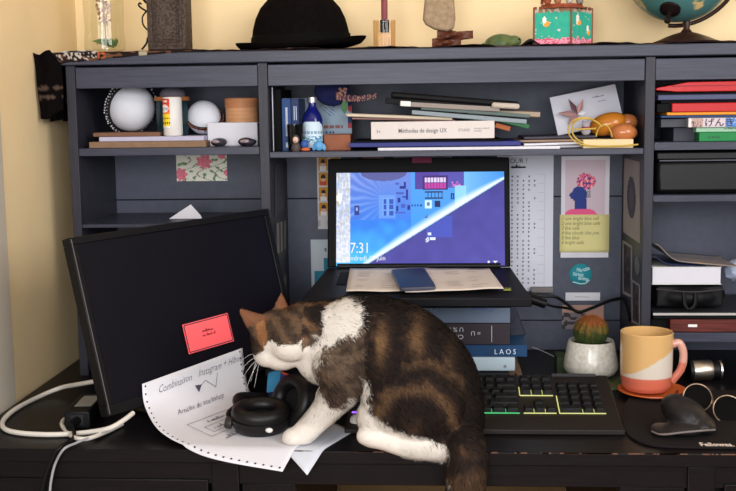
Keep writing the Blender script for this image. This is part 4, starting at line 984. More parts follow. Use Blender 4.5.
g = MB().ball((px0_, 8.5, 55.6), (3.6, 1.3, 3.0)).box((px0_-3.2, 7.6, 56), (px0_+3.2, 9.4, 60.9))
g = fuse(g, .2, 5); pch.part('bag', g, mat('navy_cloth', (22, 26, 66), .9, var=.2, scale=60))
rbm = MB().grid(lambda u, v: (px0_+.8+u*8.0, 6.9+.35*math.sin(u*9), Zp(95.5, 7, 350)+(v-.5)*1.5*(1-.3*u)-.6*math.sin(u*3)), 40, 5)
cc = [L3(((60, 44, 60), (150, 112, 92), (120, 60, 80), (36, 30, 60))[int(abs(noise.noise(Vector((i*.6, 0, 1)))*9)) % 4]) for i in range(len(rbm.f))]
pch.part('ribbon', rbm, PRINT, 'patterned ribbon', ccols=cc, thick=.1)
g = MB()
for k in range(14): g.ball((px0_+2.0+random.uniform(-1, 1), 6.6+random.uniform(-.2, .2), Zp(91.5, 7, 345)+random.uniform(-.7, .7)), .3, None, 8, 6)
o = pch.part('beads', g, mat('bead_tan', (150, 110, 100), .4)); o['kind'] = 'stuff'
leafm = MB().prism([(0, 0), (.7, .9), (.5, 2.2), (0, 3), (-.6, 1.8), (-.5, .8)], .05, T(X(344, 7, 110), 7.4, Zp(114, 7, 344)) @ RXm(90)); pch.part('leaf_charm', leafm, mat('leaf_green', (60, 100, 60), .6), 'green leaf charm')
# pile of books and papers
zpile = MZ+.0
o, _ = slab('paper_sheets', 'white sheets lying lowest in the pile of the middle shelf', 'paper', 378, 147, 560, 150.6, .6, 20, PAPER, z0=MZ, bevel=.03)
t_, _ = slab('blue_folder', 'dark blue folder under the white design book', 'folder', 349, 141.8, 521, 146.8, 1.4, 19, mat('navy_folder', (40, 44, 112), .45), z0=Zp(147, 1.0, 400)+.02)
slab('tablet_case', 'thin black case between the blue folder and the white design book', 'case', 352, 140.2, 503, 141.6, 1.0, 18, BLACKM, z0=_[3]+.02)
x0, zz0, x1, zz1 = rect(371, 121.3, 494.5, 139.4, .8)
wt = Thing('book', 'thick white paperback titled about design methods lying in the middle shelf pile', 'book', ((x0+x1)/2, 8, zz0+.1))
WC = mat('white_cover', (204, 195, 190), .5)
zz0 += .12
wt.part('spine', MB().box((x0, .8, zz0), (x1, 1.1, zz1)), WC, bevel=.06); wt.part('front_cover', MB().box((x0, 1.12, zz1-.12), (x1, 17, zz1)), WC); wt.part('back_cover', MB().box((x0, 1.12, zz0), (x1, 17, zz0+.12)), WC); wt.part('page_block', MB().box((x0+.1, 1.12, zz0+.13), (x1-.1, 16.9, zz1-.13)), CREAM)
zm = (zz0+zz1)/2; tP = lambda dx, dz: (lambda a, b: Vector((x0+dx+a, .77, zm+dz+b)))
g = textmb('Méthodes de design UX', 1.15, tP(5.2, -.45), wx=.82, bold=.012); g2 = textmb('ETUDES', .7, tP(16.6, -.3), wx=.9); g3 = textmb('ouvrage collectif\npratique', .48, tP(19.6, .1), wx=.9); g4 = textmb('3e', .8, tP(1.0, -.4))
g2.add(g3.v, g3.f); wt.part('publisher_lettering', g2, mat('grey_title', (96, 96, 104), .6), smooth=False); wt.part('edition_lettering', g4, mat('grey_title', (96, 96, 104), .6), smooth=False)
wt.part('title_lettering', g, mat('grey_title', (96, 96, 104), .6), smooth=False)
def tslab(name, lab, cat, xl, yl, xr, yr, th, y, depth, m, bevel=.12, grp=None, pages=None, dz=0):
    a = U(xl, yl, y=y); b = U(xr, yr, y=y); d = b-a; L = d.length; M = T(a.x, a.y, a.z+dz) @ Matrix.Rotation(-math.atan2(d.z, d.x), 4, 'Y')
    th = th/5.15
    t = Thing(name, lab, cat, M @ Vector((L/2, depth/2, -th)), grp)
    t.part('cover', MB().box((0, 0, -th), (L, depth, 0), M), m, bevel=min(bevel, th*.4))
    if pages: t.part('page_block', MB().box((.3, -.04, -th*.8), (L+.06, depth-.3, -th*.2), M), pages)
    return t, M, L, th
tslab('magazine', 'cream magazine lying on top of the white design book, sticking out to the left', 'magazine', 346, 113.2, 452, 117, 3.4, 2, 17, mat('magazine_cream', (160, 150, 140), .6), pages=CREAM)
tslab('magazine', 'thin pinkish magazine directly on the white design book', 'magazine', 352, 117.6, 455, 119.6, 1.6, 3, 16, mat('magazine_pink', (168, 126, 122), .6))
tslab('green_folder', 'dark green folder sticking out lowest at the right of the notebook pile', 'folder', 494, 116, 530, 124.5, 4.5, 1.5, 15, mat('bottle_green', (40, 96, 56), .5))
tslab('orange_booklet', 'small rust orange booklet peeking out under the green folder', 'booklet', 496, 122.5, 511, 126.5, 5, 2.5, 12, mat('rust_orange', (160, 90, 52), .6))
tslab('notebook', 'pale grey notebook in the slanting pile, below the black ones', 'notebook', 412, 110, 527, 119.5, 4.2, 1.0, 17, mat('pale_grey_cover', (132, 142, 148), .6))
tslab('notebook', 'grey-green notebook in the slanting pile, above the pale grey one', 'notebook', 421, 106.2, 530, 114.5, 3.4, .8, 17, mat('grey_green_cover', (88, 102, 99), .6))
tslab('notebook', 'brown hardback with cream pages sticking out at the right of the slanting pile', 'notebook', 468, 107.8, 540, 110.8, 7.2, 2.4, 15, mat('dark_brown_hide', (72, 58, 54), .6), pages=mat('aged_pages', (158, 142, 124), .8))
tslab('notebook', 'cream-paged notebook tucked below the two black notebooks', 'notebook', 400, 101.4, 500, 107.0, 4.6, .4, 15, mat('notebook_pages', (142, 132, 126), .8))
tslab('notebook', 'lower black notebook of the slanting pile, jutting out at the left', 'notebook', 385.5, 97.8, 500, 104.0, 5.6, 1.2, 16, mat('black_leather', (9, 8, 9), .6, spec=.2))
tslab('notebook', 'topmost black notebook of the slanting pile', 'notebook', 391, 91.6, 519, 101.5, 6, .6, 16, MATS['black_leather'], bevel=.4)
tslab('eraser', 'white eraser block at the left of the slanting pile', 'eraser', 400.5, 100.8, 411, 101.4, 5, -.3, 2, WHITEP)
tslab('pen_pouch', 'pale beige pencil pouch at the right end of the slanting pile', 'pouch', 492, 102.2, 520, 103.8, 5.4, -.2, 5, mat('beige_cloth', (182, 170, 158), .85), bevel=.4)
# right part of the middle shelf: cards, gourd, twine
for i, (a, b, c, d, m_, lab) in enumerate(((521, 146.4, 601, 144.5, mat('mag_grey', (180, 178, 184), .6), 'grey magazine lowest right in the middle shelf pile'), (524, 143.6, 598, 141.4, PAPER, 'white brochure above the grey magazine'), (516, 140.2, 600, 138.6, mat('mag_tan', (150, 124, 104), .6), 'tan magazine above the white brochure'), (524, 137, 596, 135.4, mat('mag_dark', (70, 66, 76), .6), 'dark magazine topmost behind the yellow twine'))):
    tslab('magazine', lab, 'magazine', a, b, c, d, 2.3, 3.4-i*.3+(2 if i > 1 else 0), 15, m_, grp=None)
cA, cB_, cC_, cD = U(558, 135.5, y=11), U(624, 122, y=11), U(614, 81.5, y=13.5), U(548, 98, y=13.5)
cM_ = frame(cA, cB_-cA, cD-cA); cW, cH = (cB_-cA).length, (cD-cA).length
cardt = Thing('white_card', 'large white card leaning at the back of the middle shelf behind the folded paper star', 'card', (cA+cB_)/2)
cardt.part('sheet', MB().box((0, 0, -.15), (cW, cH, 0), cM_), mat('card_white', (196, 194, 203), .75))
cardt.part('written_lines', strokes(scribble(8.2, cH-1.9, 2.2, .25, 4)+scribble(9, cH-2.9, 1.6, .25, 8), .08, lambda a, b: cM_ @ Vector((a, b, .03))), mat('grey_print2', (130, 130, 140), .8))
stc = U(577.5, 114.5, y=10.8)
star = Thing('paper_star', 'folded metallic rose-brown star hanging in front of the white card', 'ornament', stc)
RM = mat('rose_foil', (190, 150, 148), .3, metal=.4); RM2 = mat('dark_foil', (120, 86, 92), .35, metal=.4)
for i, (qx, qy, w1) in enumerate(((557.6, 113, 3.6), (568, 98.4, 3), (583, 98.4, 3), (587, 112, 3), (568, 124.5, 4))):
    tip = U(qx, qy, y=11.2); d = (tip-stc); nrm = Vector((-d.z, 0, d.x)).normalized()*w1/5; mid = stc+d*.42+Vector((0, -.5, 0)); ce = stc+Vector((0, -.25, 0))
    star.part('petal', MB().add([ce, mid+nrm*.9, tip, mid-nrm*.9, mid+Vector((0, .45, 0))], [(0, 1, 4), (1, 2, 4), (2, 3, 4), (3, 0, 4)]), (RM, RM2, RM, PAPER, RM)[i], thick=.03, smooth=False)
gy2 = 6
g0 = U(608, 124, y=6); g1 = U(627.5, 122, y=6.5); g2_ = U(623.5, 132.5, y=3.5)
gd = Thing('wooden_gourd', 'polished orange-brown wooden gourd toy at the right end of the middle shelf', 'ornament', (g0.x+1, 5.5, Zp(141, 4, 620)))
GW = mat('polished_orange_wood', (176, 108, 32), .2, var=.15, scale=10, coat=.4); GW2 = mat('polished_brown_wood', (166, 100, 58), .2, var=.15, scale=10, coat=.4)
gd.part('body', MB().ball(g0, (3.7, 2.6, 2.2), RYm(-14)), GW); gd.part('far_ball', MB().ball(g1, (2.0, 1.8, 1.6)), GW2, 'brown ball'); gd.part('near_ball', MB().ball(g2_, (2.65, 2.0, 1.8)), GW2, 'brown ball')
TW = mat('yellow_twine', (186, 156, 72), .7)
def loop(c, rx_, rz_, y, a0, a1, n=26, tilt=0): return [U(c[0]+rx_*math.cos(math.radians(a0+(a1-a0)*i/n))+tilt*math.sin(math.radians(a0+(a1-a0)*i/n)), c[1]-rz_*math.sin(math.radians(a0+(a1-a0)*i/n)), y=y+.3*math.sin(i*.5)) for i in range(n+1)]
tw = MB().tube(loop((588, 131.5), 16, 13, 1.2, 20, 265, tilt=-3), .16, 8).tube(loop((587, 132), 18.5, 14.4, .9, 60, 250, tilt=-3), .14, 8).tube(loop((604, 139), 8, 14, 1.4, 170, 10), .14, 8).tube(smoothpath([U(580, 144.5, y=.6), U(600, 146.3, y=.3), U(625, 145.6, y=.3), U(638, 144.5, y=.7)], 6), .16, 8)
tw.tube([U(573, 129.5, y=1), U(596, 128.5, y=1)], .16, 8)
solo('yellow_twine', tw, TW, 'loops of yellow twine in front of the wooden gourd', 'string')
sf = U(586, 128, y=3.2)
fg = Thing('small_figurine', 'tiny grey and white figurine inside the loops of yellow twine', 'figurine', (sf.x, sf.y, Zp(135.5, 3.2, 586)))
g = MB().ball(sf+Vector((0, 0, -.5)), (.95, .7, .9)).ball(sf+Vector((0, 0, .6)), (.8, .6, .65)).ball(sf+Vector((-.55, 0, 1.2)), .28).ball(sf+Vector((.55, 0, 1.2)), .28)
fg.part('body', fuse(g, .14, 3), mat('fig_lilac', (156, 150, 160), .5)); fg.part('scarf', MB().lathe([(.75, -.05), (.85, .05), (.75, .2)], T(sf.x, sf.y, sf.z+.05), n=20, sy=.8), mat('fig_red', (150, 60, 60), .6), 'red scarf')
slab('cream_pad', 'cream wooden pad tied with twine at the front right of the middle shelf', 'pad', 583, 139.3, 633.5, 147.3, .9, 6, mat('cream_wood', (214, 190, 146), .6), z0=MZ, bevel=.15)
# ================================================================== RIGHT BAY
RXX = 70.5
pileg = None
def rs(name, lab, cat, px0, py0, py1, y, depth, m, z0, pages=None, x1=RXX):
    xx0, a, _, b = rect(px0, py0, px0+4, py1, y); 
    t = Thing(name, lab, cat, ((xx0+x1)/2, y+depth/2, z0))
    b = max(b, z0+.2)
    t.part('cover', MB().box((xx0, y, z0), (x1, y+depth, b)), m, bevel=min(.15, (b-z0)*.3))
    if pages: t.part('page_block', MB().box((xx0-.04, y+.5, z0+(b-z0)*.2), (x1-.1, y+depth-.2, b-(b-z0)*.2)), pages)
    return t, xx0, b, y
t, xx, zt, yy = rs('book', 'green hardback lowest in the pile of the upper right shelf', 'book', 699, 132.4, 141, 1.0, 16, mat('bright_green_cover', (24, 120, 62), .45), SZ)
t.part('title_lettering', textmb('KANJI', .6, lambda a, b: Vector((xx+1.6+a, .97, zt-1.1+b)), wx=1.5), INK, smooth=False)
t2_, xx2, zt2, _ = rs('book', 'pale mint book on the green hardback in the upper right shelf', 'book', 696, 127.3, 132.2, 1.6, 15, mat('pale_mint_cover', (150, 186, 160), .6), zt+.02)
t2_.part('title_lettering', strokes(scribble(5.2, .3, 4, .3, 5), .06, lambda a, b: Vector((xx2+a, 1.56, zt+.25+b))), mat('mint_ink', (90, 120, 100), .7))
slab('grey_notebook', 'dark grey notebook set back left of the green hardback', 'notebook', 673.5, 127.5, 695, 141, 4, 12, mat('slate_grey_cover', (58, 58, 68), .6), z0=SZ)
t, xx, zt3, _ = rs('book', 'illustrated language textbook with Japanese title in the upper right shelf', 'book', 688.5, 118.0, 127, .8, 16, mat('textbook_grey', (165, 160, 165), .55), zt2+.02, x1=64)
z_ = zt2+.05; h_ = zt3-z_-.06
def tb_img(u, v):
    xx_ = u*10.6
    if xx_ < .5: return (222, 205, 205)
    if xx_ < 2.6: return (176, 150, 140) if noise.noise(Vector((u*40, v*3, 1))) < .15 else (112, 84, 90)
    if xx_ < 6.7: return (196, 182, 190)
    return (84, 122, 186) if noise.noise(Vector((u*30, v*3, 4))) < .2 else (140, 170, 210)
mb, cc = picture(tb_img, lambda u, v: Vector((xx+u*10.6, .77, z_+v*h_)), 80, 14); t.part('printed_spine', mb, PRINT, 'multicoloured spine', ccols=cc, smooth=False)
t.part('title_lettering', textmb('げんき', h_*1.02, lambda a, b: Vector((xx+2.9+a, .74, z_+.22+b)), wx=1.1, bold=.02), INK, smooth=False)
slab('grey_notebook', 'dark slate notebook left of the Japanese textbook', 'notebook', 661, 119, 688, 128.5, 2.6, 14, mat('slate_cover2', (70, 72, 80), .6), z0=zt2+.05)
zt3 = max(zt3, 0)
t, xx, zt4, _ = rs('folder', 'dark blue folder lying on the Japanese textbook', 'folder', 661, 115.6, 118, 1.4, 17, mat('petrol_blue', (40, 66, 104), .5), zt3+.03)
t, xx, zt5, _ = rs('folder', 'orange-yellow folder under the lower red folder', 'folder', 667, 112.4, 115.4, 1.2, 17, mat('orange_folder', (222, 142, 44), .5), zt4+.02)
RED = mat('red_plastic_folder', (178, 24, 28), .35, spec=.3)
t, xx, zt6, _ = rs('folder', 'lower red plastic folder in the upper right shelf', 'folder', 672, 103.3, 112.2, .9, 17, RED, zt5+.02)
slab('black_folder', 'black folder end left of the lower red folder', 'folder', 657, 103.8, 671.5, 111.2, 1.6, 15, BLACKM, z0=zt5+.02)
t, xx, zt7, _ = rs('folder', 'slate blue box file between the two red folders', 'folder', 658, 95, 100.5, 1.0, 17, mat('slate_blue', (72, 78, 108), .5), zt6+.6)
solo('black_folder', MB().box((xx+.8, 2, zt6+.02), (RXX, 17, zt6+.58)), BLACKM, 'thin black folder under the slate blue file', 'folder')
solo('black_folder', MB().box((xx-.3, 2, zt7+.02), (RXX, 17, zt7+.5)), BLACKM, 'thin black folder on the slate blue file', 'folder')
xa = U(656, 87, y=.8).x; wz = Zp(80, .8, 700)
rf = MB().add([(xa, 1, zt7+.9), (xa, 15, zt7+.9), (xa+4, .8, zt7+.55), (xa+4, 16, zt7+.55), (RXX, .8, zt7+.55), (RXX, 16, zt7+.55), (xa+.2, 1, zt7+1.3), (xa+.2, 15, zt7+1.3), (xa+6, .8, zt7+2.3), (xa+6, 16, zt7+2.3), (RXX, .8, wz-.2), (RXX, 16, wz-.2)], [(0, 1, 3, 2), (2, 3, 5, 4), (6, 8, 9, 7), (8, 10, 11, 9), (0, 2, 8, 6), (2, 4, 10, 8), (1, 7, 9, 3), (3, 9, 11, 5), (0, 6, 7, 1), (4, 5, 11, 10)])
rft = Thing('folder', 'topmost bright red folder, bulging, in the upper right shelf', 'folder', (60, 8, zt7+.5)); rft.part('cover', rf, RED, bevel=.1, smooth=False)
rft.part('flap', MB().box((xa+3, .7, zt7+1.55), (RXX, 2, zt7+1.7)), mat('dark_red_edge', (130, 20, 30), .4), 'darker red flap edge')
# middle compartment: black case
x0, a_, _, b_ = rect(656.5, 152, 660, 193, 2.0)
cs = Thing('black_case', 'big glossy black equipment case filling the middle right shelf', 'case', (55, 10, 35.2))
cs.part('case_body', MB().box((x0, 2, 35.2), (RXX, 19, 41.6)), mat('case_black', (9, 9, 11), .4, spec=.3), bevel=.9)
cs.part('case_lid', MB().box((x0-.1, 1.8, 41.65), (RXX+.1, 19.2, 43.2)), mat('case_black2', (11, 11, 13), .4, spec=.3), bevel=.3)
cs.part('seam', MB().box((x0+.5, 1.86, 41.45), (RXX-.5, 2.1, 41.66)), mat('seam_grey', (74, 74, 84), .3), 'pale seam line')
# lower compartment
LZ = 8.72
t, xx, a1, _ = rs('folder', 'rust-red folders stacked lowest in the lower right shelf', 'folder', 670, 319.5, 333, 1.0, 18, mat('rust_red', (88, 36, 30), .5, var=.4, scale=60, stretch=(.3, .3, 12)), LZ)
t.part('label_sticker', MB().box((X(688, 1, 328), .93, LZ+1.0), (X(697, 1, 328), 1, LZ+1.5)), WHITEP, 'small white tag')
x0 = U(652.5, 320, y=1.5).x
solo('black_folder', MB().box((x0, 2.5, LZ), (xx-.1, 18, LZ+2.2)), BLACKM, 'black folder end left of the rust-red folders', 'folder')
lt = Thing('closed_laptop', 'closed silver-edged laptop lying on the rust-red folders', 'laptop', (58, 9, a1+.05))
zz = a1+.03
lt.part('laptop_base', MB().box((x0, .9, zz), (RXX, 20, zz+.75)), BLACKM, bevel=.2); lt.part('laptop_lid', MB().box((x0-.05, .6, zz+.77), (RXX, 20.2, zz+1.5)), mat('dark_lid', (40, 40, 44), .45), bevel=.2)
lt.part('silver_edge', MB().box((x0-.1, .52, zz+.85), (RXX, .62, zz+1.3)), mat('silver_lid', (182, 178, 172), .35, metal=.3), 'silver front edge', bevel=.04)
zl = zz+1.52
bg = MB(); bxa, bxb = U(651.5, 295, y=3).x, U(729, 295, y=3).x
zb1 = Zp(283.5, 3, 690)
g = MB().box((bxa, 2.2, zl+.1), (bxb, 15, zb1-.1)); 
bgt = Thing('black_bag', 'black zipped bag on the closed laptop in the lower right shelf', 'bag', ((bxa+bxb)/2, 8, zl))
g = fuse(MB().ball(((bxa+bxb)/2, 8.5, (zl+zb1)/2-.1), ((bxb-bxa)/2+.6, 7.2, (zb1-zl)/2+.5)).box((bxa+1, 3, zl+.5), (bxb-1, 14, zb1-.4)), .35, 8)
for v in g.v: v.z = min(max(v.z, zl+.02), zb1-.03); v.x = max(v.x, 38.6)
bgt.part('bag_body', g, mat('black_nylon', (11, 10, 13), .6, spec=.25, var=.2, scale=40, bump=.3))
g = MB().tube(smoothpath([(X(684, 1, 295), 1.3, zl+3.6), (X(685, 1, 295), .9, zl+1.4), (X(688, 1, 295), .8, zl+.4)], 5), .38, 8).tube(smoothpath([(X(696, 1, 295), 1.3, zl+3.6), (X(695, 1, 295), .9, zl+1.4), (X(690, 1, 295), .8, zl+.4)], 5), .38, 8)
bgt.part('strap', g, BLACKP)
bgt.part('zip', MB().tube(smoothpath([(bxa+.8, 2.4, zb1-1.0), ((bxa+bxb)/2, .9, zb1-1.3), (bxb-.8, 2.4, zb1-1.0)], 8), .16, 6), mat('zip_dark', (52, 48, 52), .5))
wb0, wb1, wbz = U(652, 275, y=1.8).x, U(721.5, 275, y=1.8).x, Zp(267, 1.8, 690)
wbk = Thing('book', 'thick white-paged book lying on the black zipped bag', 'book', ((wb0+wb1)/2, 8, zb1))
wbk.part('page_block', MB().box((wb0+.1, 1.9, zb1+.1), (wb1-.1, 14, wbz-.1)), mat('page_white', (200, 198, 206), .8), bevel=.1); wbk.part('cover', MB().box((wb0, 1.8, zb1), (wb1, 14.2, zb1+.1)).box((wb0, 1.8, wbz-.1), (wb1, 14.2, wbz)), WHITEP)
def mag(u, v):
    x = wb0+.4+u*15.6; z = wbz+.15+3.0*math.exp(-(u/.16)**2)*(1-.35*v)+1.5*max(0, 1-abs(u-.0)*1.05)*.9+.1*v
    return Vector((x, 1.2+v*14, z))
solo('curled_magazine', MB().grid(mag, 40, 8), mat('grey_glossy_paper', (112, 108, 116), .25, rgb2=(150, 128, 108), scale=14), 'curled glossy magazine on the white-paged book', 'magazine', thick=.12)
def mag2(u, v):
    p = mag(u, v); p.z = wbz+.12+(p.z-wbz)*.45*(1-.6*u); return Vector((wb0+.2+u*10, p.y+.6, p.z))
solo('blue_brochure', MB().grid(mag2, 30, 8), mat('dark_blue_gloss', (40, 50, 84), .3), 'dark blue brochure under the curled magazine', 'brochure', thick=.1)
cr = MB().ball((U(736, 273, y=6).x+1.5, 7, Zp(281, 6, 730)+2), (3.4, 3, 2.4), None, 24, 16)
for v in cr.v: d = noise.noise(v*.9)*.6; v.x += d; v.z = max(v.z+d, 14.9)
solo('plastic_bag', cr, mat('pale_blue_plastic_bag', (170, 182, 204), .4), 'crumpled pale blue plastic bag at the right edge of the lower right shelf', 'bag')
cr = MB().ball((U(730, 300, y=6).x+8.6, 9, 15.6+1.0), (7.6, 7, 4.3), None, 24, 16)
for v in cr.v: v.z = max(v.z+.4*noise.noise(v*.4), zl+.05)
cr = None
# ================================================================== PRINTS PINNED TO THE BACK BOARD (middle bay)
BY = 23.5
def calendar(u, v):
    if v > .985 or u > .99: return (190, 188, 196)
    return (204, 205, 216)
o, Pcal, cw_, chh = flat('calendar', 'tall white calendar sheet of dates pinned right of the laptop screen', 'calendar', 497, 155.5, 553, 291, BY, calendar, 4, 4, off=.1)
px2u = lambda px: (px-497)/56; py2v = lambda py: (291-py)/135.5
CP = lambda a, b: Pcal(a/cw_, b/chh)+Vector((0, -.06, 0))
g = textmb('JOUR ?', 1.5, lambda a, b: CP(cw_*px2u(508)+a, chh*py2v(163)+b), wx=.9)
childof(o, 'heading', g, INK, smooth=False)
ls = scribble(cw_*px2u(511), chh*py2v(167.5), 3.0, .45, 3)
rr_ = random.Random(5)
for r in range(26):
    for c in range(5):
        if c == 4 and rr_.random() < .6: continue
        if rr_.random() < .12: continue
        x = cw_*px2u(512+c*5.6)+rr_.uniform(-.03, .03); y = chh*py2v(176+r*4.25)
        ls.append([(x-.14, y), (x+.14, y+.03)]); ls.append([(x-.1, y-.25), (x+.12, y-.25)]) if rr_.random() < .5 else ls.append([(x, y-.2), (x, y+.12)])
childof(o, 'printed_dates', strokes(ls, .17, CP), mat('date_ink', (92, 92, 110), .7))
bx_l = []
for r in range(0, 13): bx_l.append([(cw_*px2u(538), chh*py2v(174+r*9)), (cw_*px2u(544.5), chh*py2v(174+r*9)), (cw_*px2u(544.5), chh*py2v(182+r*9))])
childof(o, 'printed_frames', strokes(bx_l, .05, CP), mat('light_line_ink', (150, 150, 168), .7))
def art(u, v):
    px, py = u*393, (1-v)*420      # in the zoomed crop's own units, 393 wide
    x = 40+u*318; y = 40+(1-v)*400
    if u < .09 or u > .91 or v > .93: return (216, 212, 220)
    d1 = ((x-165)/62)**2+((y-305)/55)**2
    n = noise.noise(Vector((x*.035, y*.035, 1)))
    fl = ((x-205)/58)**2+((y-212)/52)**2
    if y > 395 and ((x-170)/115)**2+((y-450)/60)**2 < 1: return (232, 92, 140)
    if 128 < x < 212 and 330 < y < 400: return (44, 62, 134)
    if ((x-160)/50)**2+((y-300)/58)**2 < 1 or (92 < x < 130 and 285 < y < 330 and x > 92+abs(y-305)*.7): 
        if fl > 1.1 or (y > 245 and x < 190): return (44, 62, 134)
    if fl < 1.15+.7*n:
        m_ = noise.noise(Vector((x*.06, y*.06, 7)))
        if m_ > .25: return (236, 180, 170)
        if m_ > .05: return (208, 62, 104)
        if m_ > -.2: return (226, 110, 150)
        return (70, 66, 120)
    if 205 < x < 238 and 270 < y < 325: return (70, 66, 74) if (int(x/7)+int(y/7)) % 2 else (200, 190, 196)
    return (206, 186, 196)
o, Pa, aw, ah = flat('art_print', 'pinned portrait print of a blue profile wearing a crown of pink flowers', 'picture', 561, 156, 609, 257.5, BY, lambda u, v: art(u, (v-.42)/.58) if v > .42 else (214, 212, 220), 60, 110, off=.1)
STK = mat('yellow_sticky_paper', (222, 212, 148), .8)
x0, z0, x1, z1 = rect(559.5, 214.5, 609, 252, BY)
note = solo('sticky_note', MB().grid(lambda u, v: (x0+(x1-x0)*u, BY-.22-.15*(1-v)**2, z0+(z1-z0)*v), 4, 10), STK, 'pale yellow sticky note with a handwritten list stuck over the portrait print', 'note', thick=.03)
NP = lambda a, b: Vector((x0+a, BY-.27-.15*(1-b/(z1-z0))**2, z0+b))
g = MB()
for i, s in enumerate(('1 one bright blue cell', '2 one bright blue cells', '3 five cells', '4 five clouds /the you', '5 five blue', '6 bright cells')):
    q = textmb(s, 1.05, (lambda i: lambda a, b: NP(.35+a, (z1-z0)-1.15-i*1.02+b))(i), shear=.3, wx=.86); g.add(q.v, q.f)
childof(note, 'handwriting', g, mat('pencil_ink', (112, 108, 78), .7), smooth=False)
cst = U(580.5, 274.5, y=BY); stp = MB()
stp.add([Vector((cst.x+2.42*math.cos(a), BY-.08, cst.z+2.35*math.sin(a)-(.0 if math.sin(a) > -.93 else -.0))) for a in [i*math.pi/20 for i in range(40)]], [tuple(range(40))])
TEAL = mat('teal_sticker', (48, 144, 156), .5)
stk_ = solo('round_sticker', stp, TEAL, 'round teal sticker with white lettering below the sticky note', 'sticker', thick=.05)
g = MB()
for s, dx, dz, sz in (('No', -.9, .75, 1.1), ('Stress', -1.7, -.15, 1.1), ('diving', -.6, -1.05, 1.1)):
    q = textmb(s, sz, (lambda dx, dz: lambda a, b: Vector((cst.x+dx+a, BY-.14, cst.z+dz+b-a*.12)))(dx, dz), shear=.2, wx=.85, bold=.015); g.add(q.v, q.f)
q = strokes([[(.5, 1.1), (1.6, 1.5), (1.9, 1.2), (.8, .8), (.5, 1.1)], [(-1.6, -1.55), (0, -2.0), (1.1, -1.9), (1.8, -1.2)]], .2, lambda a, b: Vector((cst.x+a, BY-.14, cst.z+b))); g.add(q.v, q.f)
childof(stk_, 'sticker_lettering', g, mat('white_lettering', (190, 222, 226), .6), smooth=False)
o, Pq, qw, qh = flat('paper_strip', 'white torn strip of paper pinned below the round teal sticker', 'paper', 565.5, 292.5, 600, 300.5, BY, lambda u, v: (205, 204, 210), 3, 3, off=.1)
childof(o, 'printed_line', strokes([[(2, .85), (5, .75)]], .12, lambda a, b: Vector((Pq(0, 0).x+a, BY-.14, Pq(0, 0).z+b))), mat('grey_print', (150, 140, 138), .8))
flat('photograph', 'photo print half hidden behind the cactus', 'photo', 562, 305, 603.5, 329, BY, lambda u, v: (176, 140, 128) if v > .66 or u > .6 else ((120, 110, 112) if noise.noise(Vector((u*8, v*6, 2))) > 0 else (56, 52, 58)), 24, 16)
def strip(u, v):
    if v < .16 or u < .12 or u > .88: return (200, 196, 198) if not (.04 < v < .12 and int(u*40) % 3 == 0) else (120, 120, 124)
    k = (v-.16)/.84*4; f = k % 1
    if f < .12: return (200, 196, 198)
    if ((u-.5)/.2)**2+((f-.62)/.24)**2 < 1: return (40, 32, 36) if f > .6 else (214, 170, 150)
    if f < .42 and abs(u-.5) < .28: return (226, 222, 222) if int(k) != 2 else (190, 70, 50)
    return (196, 136, 42)
flat('photo_strip', 'strip of four small orange portrait pictures pinned left of the laptop screen', 'photo', 317.5, 157, 329.5, 229, BY, strip, 26, 84)
flat('photo_strip', 'narrow edge of a second orange picture strip just behind the laptop lid', 'photo', 329.8, 157, 341, 228, BY, strip, 26, 84)
def teal(u, v):
    if v > .78: return (182, 190, 196) if not (.86 < v < .9 and .4 < u and int(u*30) % 3) else (90, 110, 120)
    if u < .1 or (v > .62 and u < .4): return (182, 190, 196)
    d = math.hypot((u-.9)*1.0, (v-.22)*1.7)
    if abs(d-.42) < .02 or abs(d-.34) < .015 or (d < .3 and (int(u*30)+int(v*40)) % 4 == 0): return (120, 176, 192)
    return (40, 118, 144)
flat('poster', 'teal and white poster pinned low behind the left side of the laptop', 'poster', 311.5, 239.5, 343, 322, BY, teal, 60, 90)
for i, (a, b, m_) in enumerate(((362, 384, (196, 160, 130)), (393, 413, (210, 200, 190)), (415, 452, (180, 180, 188)))):
    flat('paper_tab', ['tan paper corner showing above the laptop lid, leftmost of three', 'cream paper corner above the laptop lid, middle of three', 'pale grey paper edge above the laptop lid, right of the cream one'][i], 'paper', a, 156.5, b, 172, BY, (lambda m_: lambda u, v: m_)(m_), 2, 2)
# prints on the right upright's left face
def side(name, lab, cat, q, fn, nu=30, nv=40):
    pts = [U(px, py, x=36.28) for px, py in q]   # bottom-front?, corners: near-bottom, far-bottom, far-top, near-top
    P = lambda u, v: (pts[1].lerp(pts[0], u)).lerp(pts[2].lerp(pts[3], u), v)
    mb, cc = picture(fn, P, nu, nv); o_ = [p+Vector((-.0, 0, 0)) for p in (P(0, 0), P(1, 0), P(1, 1), P(0, 1))]
    mb.add([p+Vector((.05, 0, 0)) for p in o_], [(0, 3, 2, 1)]); cc.append(cc[0])
    return solo(name, mb, PRINT, lab, cat, ccols=cc, smooth=False)
def mirr(u, v):
    if ((u-.5)/.27)**2+((v-.52)/.27)**2 < 1: return (84, 86, 96) if ((u-.5)/.12)**2+((v-.52)/.16)**2 < 1 else (66, 68, 80)
    return (164, 156, 152)
side('art_print', 'greige print with a dark oval fixed to the side of the right upright', 'picture', ((640, 243.5), (623, 232), (624, 158), (639.5, 162)), mirr, 40, 60)
def fr2(u, v): 
    if min(u, 1-u) < .14 or min(v, 1-v) < .06: return (150, 148, 152)
    return (44, 40, 50) if noise.noise(Vector((u*4, v*7, 2))) < .2 else (80, 60, 66)
side('postcard', 'dark postcard with pale border on the right upright, below the greige oval print', 'postcard', ((632, 298), (622.5, 293), (622.5, 240), (632, 246)), fr2)
